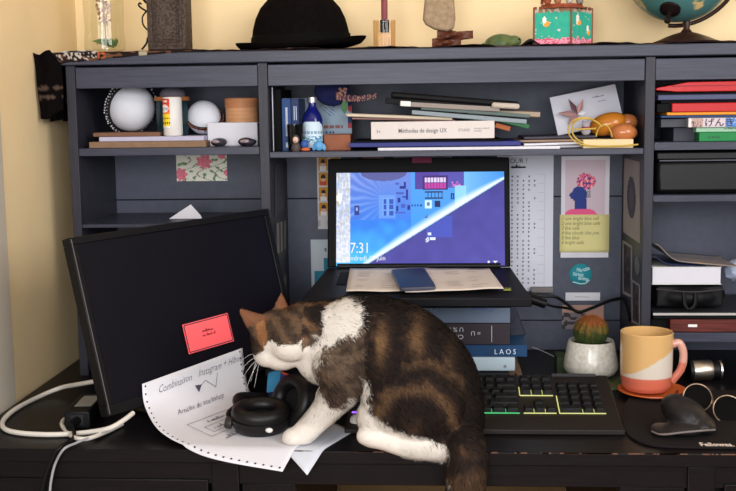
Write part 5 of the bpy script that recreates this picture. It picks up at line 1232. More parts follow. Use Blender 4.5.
side('postcard', 'lower postcard with white border on the side of the right upright', 'postcard', ((640, 326), (631.5, 322), (631.5, 279), (640, 285)), fr2)
side('sticker', 'small pale oval sticker on the side of the right upright above the lower postcard', 'sticker', ((639.5, 276), (634.5, 273), (634.5, 255), (639.5, 258)), lambda u, v: (112, 114, 118) if ((u-.5)/.5)**2+((v-.5)/.5)**2 < 1 else (62, 64, 74), 20, 24)
# cards on the left upright's right face
def sideL(name, lab, cat, q, fn, nu=20, nv=30):
    pts = [U(px, py, x=-34.4) for px, py in q]; P = lambda u, v: (pts[0].lerp(pts[1], u)).lerp(pts[3].lerp(pts[2], u), v)
    mb, cc = picture(fn, P, nu, nv); mb.add([p-Vector((.05, 0, 0)) for p in (P(0, 0), P(1, 0), P(1, 1), P(0, 1))], [(0, 3, 2, 1)]); cc.append(cc[0])
    return solo(name, mb, PRINT, lab, cat, ccols=cc, smooth=False)
sideL('card', 'dark grey card fixed to the side of the left upright, upper one', 'card', ((275, 218), (286.5, 207), (287, 162), (274.5, 164)), lambda u, v: (66, 66, 70))
sideL('card', 'striped grey card fixed to the side of the left upright above the monitor edge', 'card', ((276, 262), (286, 254), (286, 220), (275, 224)), lambda u, v: (120, 116, 112) if int(u*6) % 2 and v > .15 else (62, 60, 64))
sideL('card', 'lowest pale grey card on the side of the left upright, beside the monitor corner', 'card', ((279, 300), (286.5, 296), (286.5, 274), (279, 284)), lambda u, v: (116, 112, 110))

# ================================================================== RIGHT SIDE OF THE DESK
CER = vmat('glazed_ceramic', .22, spec=.5, coat=.3)
mg = U(648, 388, z=0); mx_, my_ = mg.x, -11.5
mx_ = U(646.3, 360, y=my_).x
sau = Thing('saucer', 'orange clay saucer under the two-tone mug', 'saucer', (mx_, my_, 0))
sau.part('dish', MB().lathe([(0, .05), (3.6, .05), (5.6, .75), (6.15, 1.05), (6.1, 1.2), (5.4, .9), (3.5, .55), (0, .5)], T(mx_+.9, my_-1.2, 0), n=56), mat('terracotta_glaze', (196, 96, 44), .3, coat=.3))
mug = Thing('mug', 'ceramic mug with ochre top, white diagonal band and coral base standing on the orange saucer', 'mug', (mx_, my_, .6))
zt_ = U(648, 331, y=my_).z
rt = 4.72
prof = [(0, .62), (3.1, .62), (3.9, .9), (4.4, 1.7), (4.56, 3), (4.62, 5), (4.66, 8), (rt, zt_-.15), (rt-.15, zt_), (rt-.35, zt_-.12), (4.35, 8), (4.3, 3), (3.3, 1.2), (0, 1.1)]
fine = []
for (r0, z0_), (r1, z1_) in zip(prof[:-1], prof[1:]):
    k = max(1, int(math.hypot(r1-r0, z1_-z0_)/.25)); fine += [(r0+(r1-r0)*i/k, z0_+(z1_-z0_)*i/k) for i in range(k)]
fine.append(prof[-1])
mb = MB().lathe(fine, T(mx_, my_, 0), n=120)
def mugc(v, outer=True):
    h = (v.z-.62)/(zt_-.62); xx = (v.x-mx_)/rt; wv = .012*noise.noise(v*1.2)
    r = math.hypot(v.x-mx_, v.y-my_)
    if r < 4.36 and h > .1 and v.z > 1.75: return (196, 150, 98)
    if h < .28+wv: return (192, 100, 78)
    if h < .30+.24*(xx+.9)+wv*1.5: return (200, 188, 174)
    return (202, 160, 104)
mug.part('body', mb, CER, cols=[L3(mugc(v)) for v in mb.v])
hp = smoothpath([Vector((mx_+4.4, my_-.4, zt_-2.4)), Vector((mx_+5.7, my_-.5, zt_-2.1)), Vector((mx_+6.45, my_-.6, zt_-4.0)), Vector((mx_+6.1, my_-.6, zt_-6.8)), Vector((mx_+4.5, my_-.4, zt_-9.2))], 8)
hm = MB().tube(hp, .72, 14)
mug.part('handle', hm, CER, 'pink to coral handle', cols=[L3((200, 148, 132) if v.z > zt_-5.5 else (190, 108, 88)) for v in hm.v])
py_ = -1.6
pxx = U(591, 350, y=py_).x
pot = Thing('plant_pot', 'white speckled ceramic pot with a cactus on a dark green dish', 'plant pot', (pxx, py_, .9))
z_t, z_b = U(591, 340, y=py_).z, 1.0
pp = [(0, z_b), (3.6, z_b), (4.7, z_b+.5), (5.2, z_b+1.4), (5.15, z_b+2.4), (4.4, z_t-.4), (4.2, z_t), (3.95, z_t), (3.9, z_t-.6), (4.2, z_b+3), (0, z_b+3)]
pot.part('pot_body', MB().lathe(pp, T(pxx, py_, 0), n=56), mat('speckled_white_glaze', (206, 202, 192), .2, rgb2=(182, 178, 166), scale=150, coat=.4))
pot.part('soil', MB().lathe([(0, z_t-1.0), (3.95, z_t-1.0), (3.95, z_t-.8), (0, z_t-.7)], T(pxx, py_, 0)), mat('dark_soil', (48, 38, 32), .95, bump=.6, var=.4, scale=200))
pot.part('drip_dish', MB().lathe([(0, .05), (3.3, .05), (3.9, 1.0), (3.6, 1.02), (0, .98)], T(pxx, py_, 0)), mat('dark_green_dish', (54, 70, 56), .4), 'dark green dish')
cr_c = Vector((pxx-.1, py_, z_t+1.7)); CR = 3.0
cact = Thing('cactus', 'round spiny cactus with a rust-coloured crown growing in the white pot', 'cactus', (pxx, py_, z_t-.8))
vs = MB(); n, S = 72, 30; vv = []; ff = []
for i in range(S+1):
    th = math.pi*(.02+.96*i/S)
    for k in range(n):
        a = 2*math.pi*k/n; r = CR*(1+.07*math.cos(14*a+th*1.5)); vv.append(cr_c+Vector((r*math.sin(th)*math.cos(a)*1.03, r*math.sin(th)*math.sin(a)*1.03, CR*.95*math.cos(th))))
for i in range(S):
    for k in range(n): ff.append((i*n+k, (i+1)*n+k, (i+1)*n+(k+1) % n, i*n+(k+1) % n))
ff.append(tuple(range(n))); ff.append(tuple(S*n+k for k in range(n-1, -1, -1))); vs.add(vv, ff)
def cactc(v, j=0):
    t = (v.z-cr_c.z)/CR+.35*noise.noise(v*.9)+j
    return (128, 74, 38) if t > .5 else ((100, 84, 38) if t > .05 else (56, 68, 34))
cact.part('flesh', vs, vmat('plant_flesh', .8), cols=[L3(cactc(v)) for v in vs.v])
sp_ = MB(); scol = []
for k in range(5200):
    d = Vector(rng.normal(size=3)).normalized()
    if d.z < -.75: continue
    p = cr_c+Vector((d.x*CR*1.05, d.y*CR*1.05, d.z*CR*.97)); d2 = (d+Vector(rng.normal(size=3))*.55).normalized(); L_ = random.uniform(.3, .85); s = d2.cross(Vector((.3, .2, 1))).normalized()*.035
    sp_.add([p-s, p+s, p+d2*L_], [(0, 1, 2)]); c = cactc(p, random.uniform(-.3, .3)); c = tuple(min(255, q*random.uniform(.8, 1.5)) for q in c); scol += [L3(c)]*3
o = cact.part('spines', sp_, MATS['plant_flesh'], cols=scol, smooth=False); o['kind'] = 'stuff'
slab_ = MB().box((-5, -4, .02), (6.5, 4, .5), T(*U(612, 385, z=0)) @ RZ(12)); 
solo('green_coaster', slab_, mat('moss_green_cover', (82, 92, 58), .6, var=.1, scale=20), 'olive green booklet lying on the desk between keyboard, pot and saucer', 'booklet', bevel=.1)
slab_ = MB().box((-6, 3.6, .02), (-2, 9, 3.4), T(pxx, py_, 0)); solo('green_box', slab_, mat('dull_green_box', (52, 66, 44), .7), 'small dull green box behind the white plant pot', 'box', bevel=.1)
# steel bottle
bc = U(703, 377, y=-2.5)
btl = Thing('steel_flask', 'small steel flask with black cap lying in the lower right opening of the hutch', 'flask', (bc.x, -2.5, 0))
bM = T(bc.x, -2.5, 2.1) @ RZ(6) @ RYm(90) @ Matrix.Diagonal((.88, .88, .88, 1))
btl.part('steel_body', MB().lathe([(0, -2.6), (2.0, -2.6), (2.2, -2.3), (2.2, 1.5), (2.1, 1.7), (0, 1.7)], bM), mat('warm_steel', (186, 174, 160), .32, metal=1))
btl.part('cap', MB().lathe([(0, 1.72), (1.9, 1.72), (1.95, 3.2), (0, 3.2)], bM), BLACKP, 'black cap'); btl.part('end_ring', MB().lathe([(0, 3.2), (2.2, 3.2), (2.25, 3.6), (0, 3.6)], bM), CHROME, 'steel ring'); btl.part('base_cap', MB().lathe([(0, -3.3), (2.2, -3.3), (2.3, -3.0), (2.3, -2.6), (0, -2.6)], bM), BLACKP, 'black base')
# mouse pad
padp = [U(625, 405, z=0)]+[Vector((q.x, q.y, 0)) for q in smoothpath([U(622, 414, z=0), U(622, 424, z=0), U(627, 435, z=0), U(638, 443, z=0), U(655, 447.5, z=0), U(680, 449, z=0)], 6)]+[ U(760, 450, z=0), U(830, 452, z=0), U(800, 392, z=0), U(640, 392, z=0), U(630, 398, z=0)]
pm_ = MB().prism([(p.x, max(p.y, YF+1)) for p in padp], .35, T(0, 0, .03))
pad = solo('mouse_pad', pm_, mat('black_pad', (22, 17, 18), .85, spec=.2), 'black mouse pad with rounded corner and white lettering at the right of the desk', 'mouse pad', bevel=.12)
q0 = U(701, 446.0, z=.4)
childof(pad, 'lettering', textmb('Fellowes.', 1.3, lambda a, b: Vector((q0.x+a, q0.y+b*1.9, .4)), wx=1.05, bold=.035), mat('white_print', (220, 205, 196), .6), smooth=False)
# vertical mouse
mo = U(688, 432, z=.4); mz = .4
mc = Vector((U(684, 430, z=.4).x, -35.4, mz))
g = MB()
g.ball(mc+Vector((.9, 1.2, 2.5)), (4.1, 4.8, 3.1), RYm(28)).ball(mc+Vector((-.3, 1.8, 3.5)), (3.1, 3.6, 2.6), RYm(26)).ball(mc+Vector((3.2, 0, 1.6)), (2.8, 4.2, 1.8), RYm(24)).ball(mc+Vector((-3.4, -1.8, .75)), (2.4, 3.2, .7)).ball(mc+Vector((0, -2.0, 1.2)), (3.6, 3.0, 1.3))
g = fuse(g, .2, 10)
for v in g.v:
    v.x = mc.x+(v.x-mc.x)*.9-.4; v.z = max(mz+(v.z-mz)*.86, mz+.04)
mou = Thing('computer_mouse', 'black vertical computer mouse with thumb rest on the mouse pad', 'mouse', (mc.x, mc.y, mz))
mou.part('shell', g, mat('soft_black_rubber', (30, 27, 28), .42))
mou.part('thumb_edge', MB().tube(smoothpath([mc+Vector((-5.6, -2.6, .55)), mc+Vector((-4.5, -4.6, .65)), mc+Vector((-1.5, -5.0, 1.1)), mc+Vector((1.6, -4.6, 1.3)), mc+Vector((4.0, -3.4, 1.1))], 6), .16, 8), mat('grey_trim', (110, 100, 96), .35), 'pale grey trim line')
# glasses
gls = Thing('eyeglasses', 'round gold-rimmed glasses with tinted lenses lying behind the mouse', 'glasses', U(712, 415, z=.4))
GO = mat('gold_wire', (150, 128, 108), .3, metal=.8); LNS = glass('tinted_lens', (70, 66, 96), k=.06)
cA_ = U(697.5, 397.5, y=-24); cB2 = U(728, 409.5, y=-29); 
lr = 2.35
cs_ = []
for i, c in enumerate((cA_, cB2)):
    c = Vector(c); nrm = (CAM-c).normalized(); nrm = (nrm+Vector((.1, -.1, .35))).normalized(); M = c.to_4d(); q = nrm.to_track_quat('Z', 'Y').to_matrix().to_4x4(); M = Matrix.Translation(c) @ q; cs_.append(M)
    gls.part('rim', MB().tube([M @ Vector((lr*math.cos(a), lr*math.sin(a)*1.02, 0)) for a in [k*math.pi/24 for k in range(48)]], .11, 8, closed=True), GO)
    gls.part('lens', MB().lathe([(0, -.04), (lr-.1, -.04), (lr-.1, .04), (0, .04)], M, n=40), LNS)
gls.part('bridge', MB().tube(smoothpath([cs_[0] @ Vector((lr, .3, 0)), (cs_[0] @ Vector((lr, .3, 0))).lerp(cs_[1] @ Vector((-lr, .8, 0)), .5)+Vector((0, 0, .5)), cs_[1] @ Vector((-lr, .8, 0))], 6), .13, 8), GO)
for M in cs_: gls.part('nose_pad', MB().ball(M @ Vector(((lr-.3) if M is cs_[0] else -(lr-.3), -.6, -.3)), (.2, .15, .35), None, 10, 8), WHITEP)
ta = cs_[1] @ Vector((lr, .6, 0)); gls.part('temple', MB().tube(smoothpath([ta, ta+Vector((1.5, 1, -.8)), ta+Vector((4, 9, -ta.z+1.0)), ta+Vector((4.5, 12, -ta.z+.7))], 6), .16, 8), mat('dark_temple', (40, 34, 36), .3))
tb_ = cs_[0] @ Vector((-lr, .6, 0)); gls.part('temple', MB().tube(smoothpath([tb_, tb_+Vector((-.3, 2, -.8)), Vector((tb_.x+.8, tb_.y+8, 1.0)), Vector((tb_.x+1.5, tb_.y+11, .7))], 6), .16, 8), MATS['dark_temple'])
cbx = smoothpath([U(529, 292, y=14), U(540, 296, y=14), U(556, 297, y=15), U(568, 305, y=16), U(578, 312, y=16), U(592, 308, y=16), U(612, 300, y=17), U(628, 299, y=18), U(641, 306, y=14), U(648, 320, y=10)], 8)
cbx = [Vector((min(p.x, 36.0), p.y, p.z)) for p in cbx]
solo('black_cable', MB().tube(cbx, .33, 8), BLACKP, 'black cable sagging across the back board above the cactus', 'cable')
cb2 = smoothpath([U(538, 301, y=13), U(552, 306, y=14), U(566, 308, y=16), U(577, 311, y=16.6)], 8)
solo('black_cable', MB().tube(cb2, .28, 8).tube([U(530, 299, y=12.6), U(545, 304, y=13.2)], .95, 12), BLACKP, 'short black cable with thick connector right of the laptop', 'cable')
solo('grey_clip', MB().box((-2.6, 0, 0), (2.2, 1.2, 1.2), T(*U(543, 293, y=22))), mat('grey_tape', (118, 112, 112), .6), 'grey clip at the foot of the calendar sheet', 'clip', bevel=.15)
cb3 = smoothpath([U(532, 347, y=10), U(545, 352, y=12), U(560, 360, y=14), U(572, 368, y=15, )], 6)
cb3 = [Vector((p.x, p.y, max(p.z, .3))) for p in cb3]
solo('thin_cable', MB().tube(cb3, .09, 6), mat('pale_grey_cable', (150, 150, 155), .35), 'thin grey wire running from the stacked books towards the cactus', 'cable')
kc = smoothpath([Vector((12.4, -2.5, 1.2)), Vector((13, -9.6, 1.0)), Vector((7, -12.0, 1.2)), Vector((2, -17.0, 3.6))], 8)
solo('keyboard_cable', MB().tube(kc, .2, 8), BLACKP, 'black keyboard cable lying in front of the stacked books', 'cable')
# ================================================================== HEADPHONES
hp_ = Thing('headphones', 'black over-ear headphones lying on the handwritten paper under the cat\'s head', 'headphones', (-27, -36, .4))
def pad_cup(c, nrm, R, th, pre):
    M = Matrix.Translation(c) @ Vector(nrm).normalized().to_track_quat('Z', 'Y').to_matrix().to_4x4()
    sh = hp_.part('ear_cup', MB().lathe([(0, -th), (R*.55, -th), (R*.85, -th*.8), (R*.97, -th*.4), (R, 0), (R*.96, .1), (0, .1)], M, n=48, sy=.86), mat('headphone_black', (14, 12, 13), .4, spec=.4))
    hp_.part('ear_cushion', MB().tube([M @ Vector((R*.74*math.cos(a), R*.86*.74*math.sin(a), .75)) for a in [k*math.pi/24 for k in range(48)]], R*.25, 14, closed=True), mat('cushion_leather', (13, 11, 12), .45, spec=.35, bump=.1, scale=90, var=.05))
    hp_.part('speaker_cloth', MB().lathe([(0, .2), (R*.6, .2), (R*.6, .3), (0, .3)], M, n=40, sy=.86), mat('speaker_cloth', (14, 12, 14), .95)); return M
c1 = U(266, 413, z=2.6); c1.y = max(c1.y, -40)
c1 = U(261, 416, z=2.9)
M1 = pad_cup(c1, (.06, -.12, .98), 4.9, 2.6, 'a')
c2 = Vector((U(296, 408, y=-34).x, -34, 4.5))
M2 = pad_cup(c2, (-.70, -.62, .36), 5.0, 2.9, 'b')
sb_ = [c1+Vector((-4.0, 3.0, .2)), c1+Vector((-4.6, 7.5, 1.2)), Vector((-28, -21.5, 1.2)), Vector((-18, -22.5, 1.6)), c2+Vector((4.5, 5.0, -1.8)), c2+Vector((3.0, 2.0, 0))]
hp_.part('headband', MB().tube(smoothpath(sb_, 8), .75, 12), MATS['headphone_black'])
hp_.part('yoke', MB().tube(smoothpath([c1+Vector((-5.1, .3, -.4)), c1+Vector((-5.5, 1.6, .0)), c1+Vector((-4.5, 3.9, .6))], 6), .55, 10), BLACKP)
hp_.part('hinge_knob', MB().lathe([(0, -.3), (.95, -.3), (1.0, .5), (.8, .8), (0, .8)], Matrix.Translation(c1+Vector((-4.9, -1.0, -.9))) @ RYm(-80)), mat('knob_black', (48, 44, 44), .35))
hp_.part('silver_button', MB().ball(c1+Vector((1.9, -3.85, -1.2)), (.62, .35, .42), None, 14, 10), mat('bright_silver', (230, 226, 220), .2, metal=.4), 'small bright silver button')
# colourful pouch behind the headphones
def pchc(u, v):
    if u < .24: return (40, 110, 150)
    if math.hypot((u-.33)*1.6, v-.5) < .13: return (170, 70, 44)
    if u < .56: return (30, 40, 96) if v < .7 or u < .4 else (78, 50, 110)
    if abs((u-.56)-(v-.5)*.3) < .07 and v > .45: return (206, 160, 44)
    return (40, 92, 84) if v > .3 else (70, 60, 112)
def pchP(u, v):
    return Vector((U(267, 372, y=-26).x+u*8.4, -27+v*5.5+u*1.5, .5+3.6*math.sin(math.pi*min(1, v*.9+.05))*(.7+.3*math.sin(u*5+.8))+3.0))
mb, cc = picture(pchc, pchP, 40, 16); 
pu = Thing('printed_pouch', 'colourful blue, orange and green printed fabric pouch behind the headphones', 'pouch', (-25, -24, .1))
pu.part('printed_cloth', mb, PRINT, ccols=cc); pu.part('pouch_body', MB().box((U(267, 372, y=-26).x+.2, -26.6, .05), (U(267, 372, y=-26).x+9.8, -20.5, 4.2)), mat('pouch_dark', (28, 40, 70), .8), bevel=.5)
# ================================================================== THE CAT
YC = -39.5
def K(px, py, y=YC): return U(px, py, y=y)
PXC = 1078/((K(380, 370)-CAM).dot(FW))          # pixels per cm at the cat
def side_uv(p):
    """the cat's own side view (x right, z down) in the units of the flank pattern"""
    o = K(380, 370); return 380+(p[0]-o.x)*PXC, 370-(p[2]-o.z)*PXC
bodymb = MB()
def ell(px, py, rx, ry, yr, y=YC, rot=0): bodymb.ball(K(px, py, y), (rx/PXC, yr, ry/PXC), RYm(rot), 28, 18)
def limb(pts, n=14, sy=1.0):
    """pts: (px, py, y, radius px)"""
    P = smoothpath([Vector((p[0], p[1], p[2])) for p in pts], 8); R = [q.x for q in smoothpath([Vector((p[3], 0, 0)) for p in pts], 8)]
    bodymb.tube([K(p.x, p.y, p.z) for p in P], [r/PXC for r in R], n)
    for i in (0, -1): bodymb.ball(K(P[i].x, P[i].y, P[i].z), R[i]/PXC*.99, None, 16, 12)
# torso
limb([(322, 335, YC, 33), (345, 340, YC, 44), (375, 347, YC, 52), (400, 362, YC, 57), (420, 385, YC, 58), (430, 405, YC, 54)], 22)
ell(343, 352, 34, 50, 6.4, YC+.6, -8)
ell(352, 338, 36, 42, 6.0, YC)
ell(422, 397, 60, 58, 9.2, YC+.5, 15)
ell(438, 420, 46, 38, 7.5, YC+.5)
ell(283, 356, 20, 14, 3.2, YC-.3, -6)
# neck
limb([(292, 334, YC, 27), (312, 334, YC, 31), (335, 340, YC, 37)], 18)
ell(322, 355, 28, 30, 4.6, YC+.5, -20)
ell(303, 322, 22, 20, 4.2, YC, 0)
# thighs and hind feet (near and far)
YN, YFR = YC-6.6, YC+5.0
ell(412, 402, 50, 45, 4.6, YN+.6, 10)
limb([(395, 410, YN+.4, 26), (374, 417, YN+.2, 18), (386, 428, YN+.2, 15), (420, 436, YN+.4, 16), (436, 440, YN, 17)], 16)
limb([(438, 446, YN-.4, 15), (408, 445, YN-1.1, 12.5), (384, 439.5, YN-1.3, 10.5), (371, 437, YN-1.3, 10.5)], 14)
ell(369, 436, 12.5, 9.5, 1.8, YN-1.3, 0)
limb([(398, 408, YFR, 22), (376, 416, YFR, 12), (364, 419, YFR, 8), (356, 420.5, YFR, 7)], 14)
# forelegs
limb([(340, 364, YC-3.8, 28), (342, 386, YC-4.0, 21), (329, 406, YC-3.8, 15.5), (315, 422, YC-3.6, 13), (303, 434, YC-3.5, 12.5)], 16)
ell(296, 436.5, 15, 10, 2.0, YC-3.5, -12)
limb([(344, 366, YC+3.2, 26), (336, 388, YC+3.4, 17), (322, 404, YC+3.6, 12.5), (312, 416, YC+3.8, 10)], 14)
# rump, tail hanging over the desk front
limb([(446, 430, YC+.2, 30), (458, 440, YC-4.5, 24), (466, 455, YC-8.6, 19), (466, 478, YC-10.2, 18), (465, 500, YC-10.4, 17.5), (462, 525, YC-10, 16), (456, 548, YC-10, 13), (448, 566, YC-10, 8)], 16)
# head, built in its own frame and turned away from the viewer
hd = [math.radians(a) for a in (135, 20, -15)]
HR = (Matrix.Rotation(hd[0], 3, 'Z') @ Matrix.Rotation(hd[1], 3, 'Y') @ Matrix.Rotation(hd[2], 3, 'X'))
HC = K(277, 338, YC-.5); HM = Matrix.Translation(HC) @ HR.to_4x4()
def hb(c, r, rot=None):
    M = HR.to_4x4() @ rot if rot else HR.to_4x4(); bodymb.ball(HM @ Vector(c), r, M, 24, 16)
hb((-.3, 0, .5), (4.5, 4.1, 4.0)); hb((1.2, 0, -.6), (3.8, 3.9, 3.2)); hb((3.3, 1.0, -1.7), (1.9, 1.45, 1.35)); hb((3.3, -1.0, -1.7), (1.9, 1.45, 1.35)); hb((3.2, 0, -2.4), (1.7, 1.3, 1.1)); hb((4.0, 0, -.7), (1.5, .95, 1.0)); hb((2.6, 0, .8), (1.9, 1.5, 1.5))
hb((.9, 2.5, -1.4), (2.4, 1.9, 2.2)); hb((.9, -2.5, -1.4), (2.4, 1.9, 2.2)); hb((-3, 0, -.8), (3.6, 3.6, 3.6))
# ears as thick shells with a hollow front
def ear(s):
    base = Vector((-.3, s*2.5, 3.3)); tip = Vector((-.1, s*4.5, 7.1 if s > 0 else 6.2)); pts = []; d = tip-base; L = d.length; d.normalize()
    sd = Vector((.25, s*.85, -.45)); sd = (sd-d*sd.dot(d)).normalized(); fw = d.cross(sd).normalized()
    if fw.x < 0: fw = -fw
    mb = bodymb; n = 14; S = 9; vs = []; fs = []
    for i in range(S+1):
        t = i/S; w = 2.25*(1-t)**.8+.08; cc_ = base-d*.9+d*(L+.9)*t
        for k in range(n):
            a = 2*math.pi*k/n; u, v = math.cos(a)*w, math.sin(a)*w*.36
            cup = -.42*w*(1-(u/w)**2)*1.0
            vs.append(HM @ (cc_+sd*u+fw*(v+cup)))
    for i in range(S):
        for k in range(n): fs.append((i*n+k, i*n+(k+1) % n, (i+1)*n+(k+1) % n, (i+1)*n+k))
    fs.append(tuple(range(n-1, -1, -1))); fs.append(tuple(S*n+k for k in range(n))); mb.add(vs, fs); return base, tip
EL = ear(1); ER = ear(-1)
catmb = fuse(bodymb, .27, 9)
for v in catmb.v:                                   # resting on the desk and the papers
    if v.z < .75 and v.z > -3.5:
        if v.y > YF: v.z = max(v.z, .34 if v.x < -10 else .05)
        elif v.y > YF-2.2: v.z = max(v.z, -(YF-v.y)*.9)
def inpoly(x, y, P):
    c = False; n = len(P)
    for i in range(n):
        (x1, y1), (x2, y2) = P[i], P[i-1]
        if (y1 > y) != (y2 > y) and x < (x2-x1)*(y-y1)/(y2-y1)+x1: c = not c
    return c
WHITE = (212, 205, 196)
P_white_sh = [(318, 303), (326, 298), (345, 297), (364, 300), (366, 312), (360, 325), (350, 326), (336, 332), (328, 345), (320, 356), (320, 380), (330, 394), (342, 399), (356, 400), (366, 388), (364, 365), (372, 372), (374, 384), (366, 400), (366, 440), (340, 450), (270, 450), (284, 425), (310, 395), (308, 372), (300, 362), (284, 372), (262, 374), (256, 362), (263, 354), (276, 354), (288, 340), (300, 348), (310, 344), (320, 332), (326, 318)]
P_haunch = [(352, 388), (363, 391), (374, 400), (390, 408), (408, 414), (424, 421), (440, 427), (449, 432), (444, 452), (450, 466), (420, 470), (340, 452), (340, 405)]
P_cheek = [(250, 352), (261, 350), (267, 344), (271, 336), (277, 333), (283, 337), (300, 336), (312, 328), (322, 314), (340, 326), (330, 400), (300, 390), (270, 385), (250, 372)]
P_orange = [(259, 312), (268, 312), (272, 330), (268, 345), (262, 335)]
def ramp(s, stops):
    if s <= stops[0][0]: return stops[0][1]
    for (a, c), (b, d) in zip(stops[:-1], stops[1:]):
        if s < b:
            t = (s-a)/(b-a); return tuple(c[i]+(d[i]-c[i])*t for i in range(3))
    return stops[-1][1]
def furcol(p):
    x, y = side_uv(p); q = Vector(p); n1 = noise.noise(q*.35); n2 = noise.noise(q*1.1); xx, yy = x+n2*5+n1*3, y+n1*5+n2*3
    hl = HM.inverted() @ q
    onhead = hl.length < 8 and x < 306
    if onhead:
        # muzzle and cheeks white, forehead dark tabby, orange-brown behind the eye
        if inpoly(x+n2*2, y+n2*2, P_cheek): return WHITE
        if hl.y < 0 and (hl.z < -1.0 or hl.x > 3): return WHITE
        if abs(hl.y) < .55 and hl.x > 2.6 and hl.z < 1.6: return (196, 176, 156)
        if hl.z > 3.6 and abs(hl.y) > 1.6:
            return (112, 74, 52) if (hl.x < .6) else (150, 110, 90)
        st = math.sin(hl.y*2.4+n1*2+hl.x*.8+n2)+noise.noise(q*2.5)*.7
        c = ramp(st, ((-.6, (56, 44, 36)), (.8, (94, 72, 54))))
        if inpoly(x, y, P_orange): c = (132, 90, 58)
        if hl.x > 2.4: c = (96, 78, 62) if st > -.2 else (52, 42, 36)
        return c
    if x < 330 and y < 340 and (xx+yy*.5) < 480:
        s = math.sin(yy*.30-xx*.12+n1*3)
        if y > 340+n2*8: return WHITE
        return ramp(s, ((-.7, (34, 26, 23)), (.7, (108, 80, 56))))
    if x > 449 and y > 438: return ramp(math.sin(y*.14+n1*3+n2*2)+n2*.5, ((-.4, (38, 29, 25)), (1.3, (84, 62, 44))))
    if inpoly(xx, yy, P_white_sh): return WHITE
    if inpoly(xx, yy, P_haunch): return WHITE
    if xx < 350 and yy > 398: return WHITE
    if x < 368 and y > 320:                          # grey-brown patch on the shoulder
        return ramp(n2+n1*.7, ((-.4, (56, 45, 39)), (.3, (102, 84, 68))))
    if x > 440 and y > 425:                          # tail
        s = math.sin(y*.14+n1*3+n2*2); return ramp(s+n2*.5, ((-.4, (40, 30, 25)), (1.1, (92, 66, 44))))
    if x < 345 and y < 330: return ramp(noise.noise(q*.8), ((-.3, (42, 31, 27)), (.4, (104, 76, 54))))
    # marbled flank: bright brown bars between dark ones
    r = math.hypot((x-398)*.9, y-412)
    if y > 372 and x < 455: s = math.sin(r*.155+n1*1.6-2.0)
    else: s = math.sin((x*.9+y*.12)*.105+n1*2.2+1.2)
    b = 0
    for cx, cy, rx, ry, k in ((383, 333, 9, 27, 1), (417, 326, 10, 21, .95), (447, 350, 8, 20, .6), (352, 372, 7, 16, .3), (384, 388, 10, 14, .55)):
        b = max(b, k*math.exp(-((xx-cx)/rx)**2-((yy-cy)/ry)**2))
    r1_ = math.hypot(xx-414, yy-408)
    if yy < 412: b = max(b, .8*math.exp(-((r1_-37)/7)**2))
    if xx > 405 and yy < 440: b = max(b, .65*math.exp(-((r1_-58)/5.5)**2))
    if yy < 420: b = max(b, .5*math.exp(-(r1_/11)**2))
    s = -.75+1.9*b+n2*.55+.45*noise.noise(q*2.2)
    if y < 306+((x-400)/14 if x > 400 else 0): s -= .9
    if x > 462: s -= .8
    return ramp(s, ((-.7, (28, 21, 19)), (0, (48, 35, 28)), (.5, (78, 58, 41)), (1.2, (112, 84, 57))))
    if s > .7: return (104, 76, 50)
    if s > .2: return (80, 58, 40)
    if s > -.2: return (54, 39, 30)
    return (36, 27, 23)
cat = Thing('cat', 'brown tabby and white cat on the desk edge, head lowered over the headphones', 'cat', (K(400, 400).x, YC, .1))
FUR = vmat('cat_fur', .85, spec=.15)
ccols = np.array([L3(furcol(v)) for v in catmb.v], dtype=np.float32)
# soften the colour borders a little
bodyo = cat.part('body', catmb, FUR, cols=ccols)
# fur: fine tapering hairs over the whole skin
V = np.array([tuple(v) for v in catmb.v]); tris = []
for f in catmb.f:
    for i in range(1, len(f)-1): tris.append((f[0], f[i], f[i+1]))
tris = np.array(tris); A, B_, C_ = V[tris[:, 0]], V[tris[:, 1]], V[tris[:, 2]]
N = np.cross(B_-A, C_-A); ar = np.linalg.norm(N, axis=1); N = N/np.maximum(ar[:, None], 1e-9)
cen = np.array([K(400, 400).x, YC, 8.0])
# orientation check: outward normals
vol = np.einsum('ij,ij->i', A, N*ar[:, None]).sum()
if vol < 0: N = -N
vn = np.zeros_like(V)
for k in range(3): np.add.at(vn, tris[:, k], N*ar[:, None])
vn /= np.maximum(np.linalg.norm(vn, axis=1)[:, None], 1e-9)
NH = 150000
idx = rng.choice(len(tris), NH, p=ar/ar.sum()); r1, r2 = rng.random(NH), rng.random(NH); s = np.sqrt(r1); w0, w1, w2 = 1-s, s*(1-r2), s*r2
T3 = tris[idx]; P = w0[:, None]*V[T3[:, 0]]+w1[:, None]*V[T3[:, 1]]+w2[:, None]*V[T3[:, 2]]
NN = w0[:, None]*vn[T3[:, 0]]+w1[:, None]*vn[T3[:, 1]]+w2[:, None]*vn[T3[:, 2]]; NN /= np.linalg.norm(NN, axis=1)[:, None]
HCn = np.array(HC); nose = np.array(HM @ Vector((4.6, 0, -1.0)))
o380 = K(380, 370); ux = 380+(P[:, 0]-o380.x)*PXC; uy = 370-(P[:, 2]-o380.z)*PXC
dh = np.linalg.norm(P-HCn, axis=1)
flow = np.tile(np.array([.75, 0, -.55]), (NH, 1))
hm_ = (dh < 7.5) & (ux < 312); flow[hm_] = (P-nose)[hm_]
leg = (uy > 400) & (ux < 355); flow[leg] = np.array([-.3, -.1, -.9])
foot = (uy > 418) & (ux < 420) & (ux >= 355); flow[foot] = np.array([.5, 0, -.5])
tail = (ux > 440) & (uy > 435); flow[tail] = np.array([0, -.1, -1])
back = (ux > 400) & (uy <= 435); flow[back] = np.array([.5, 0, -.8])
flow += rng.normal(size=(NH, 3))*.22
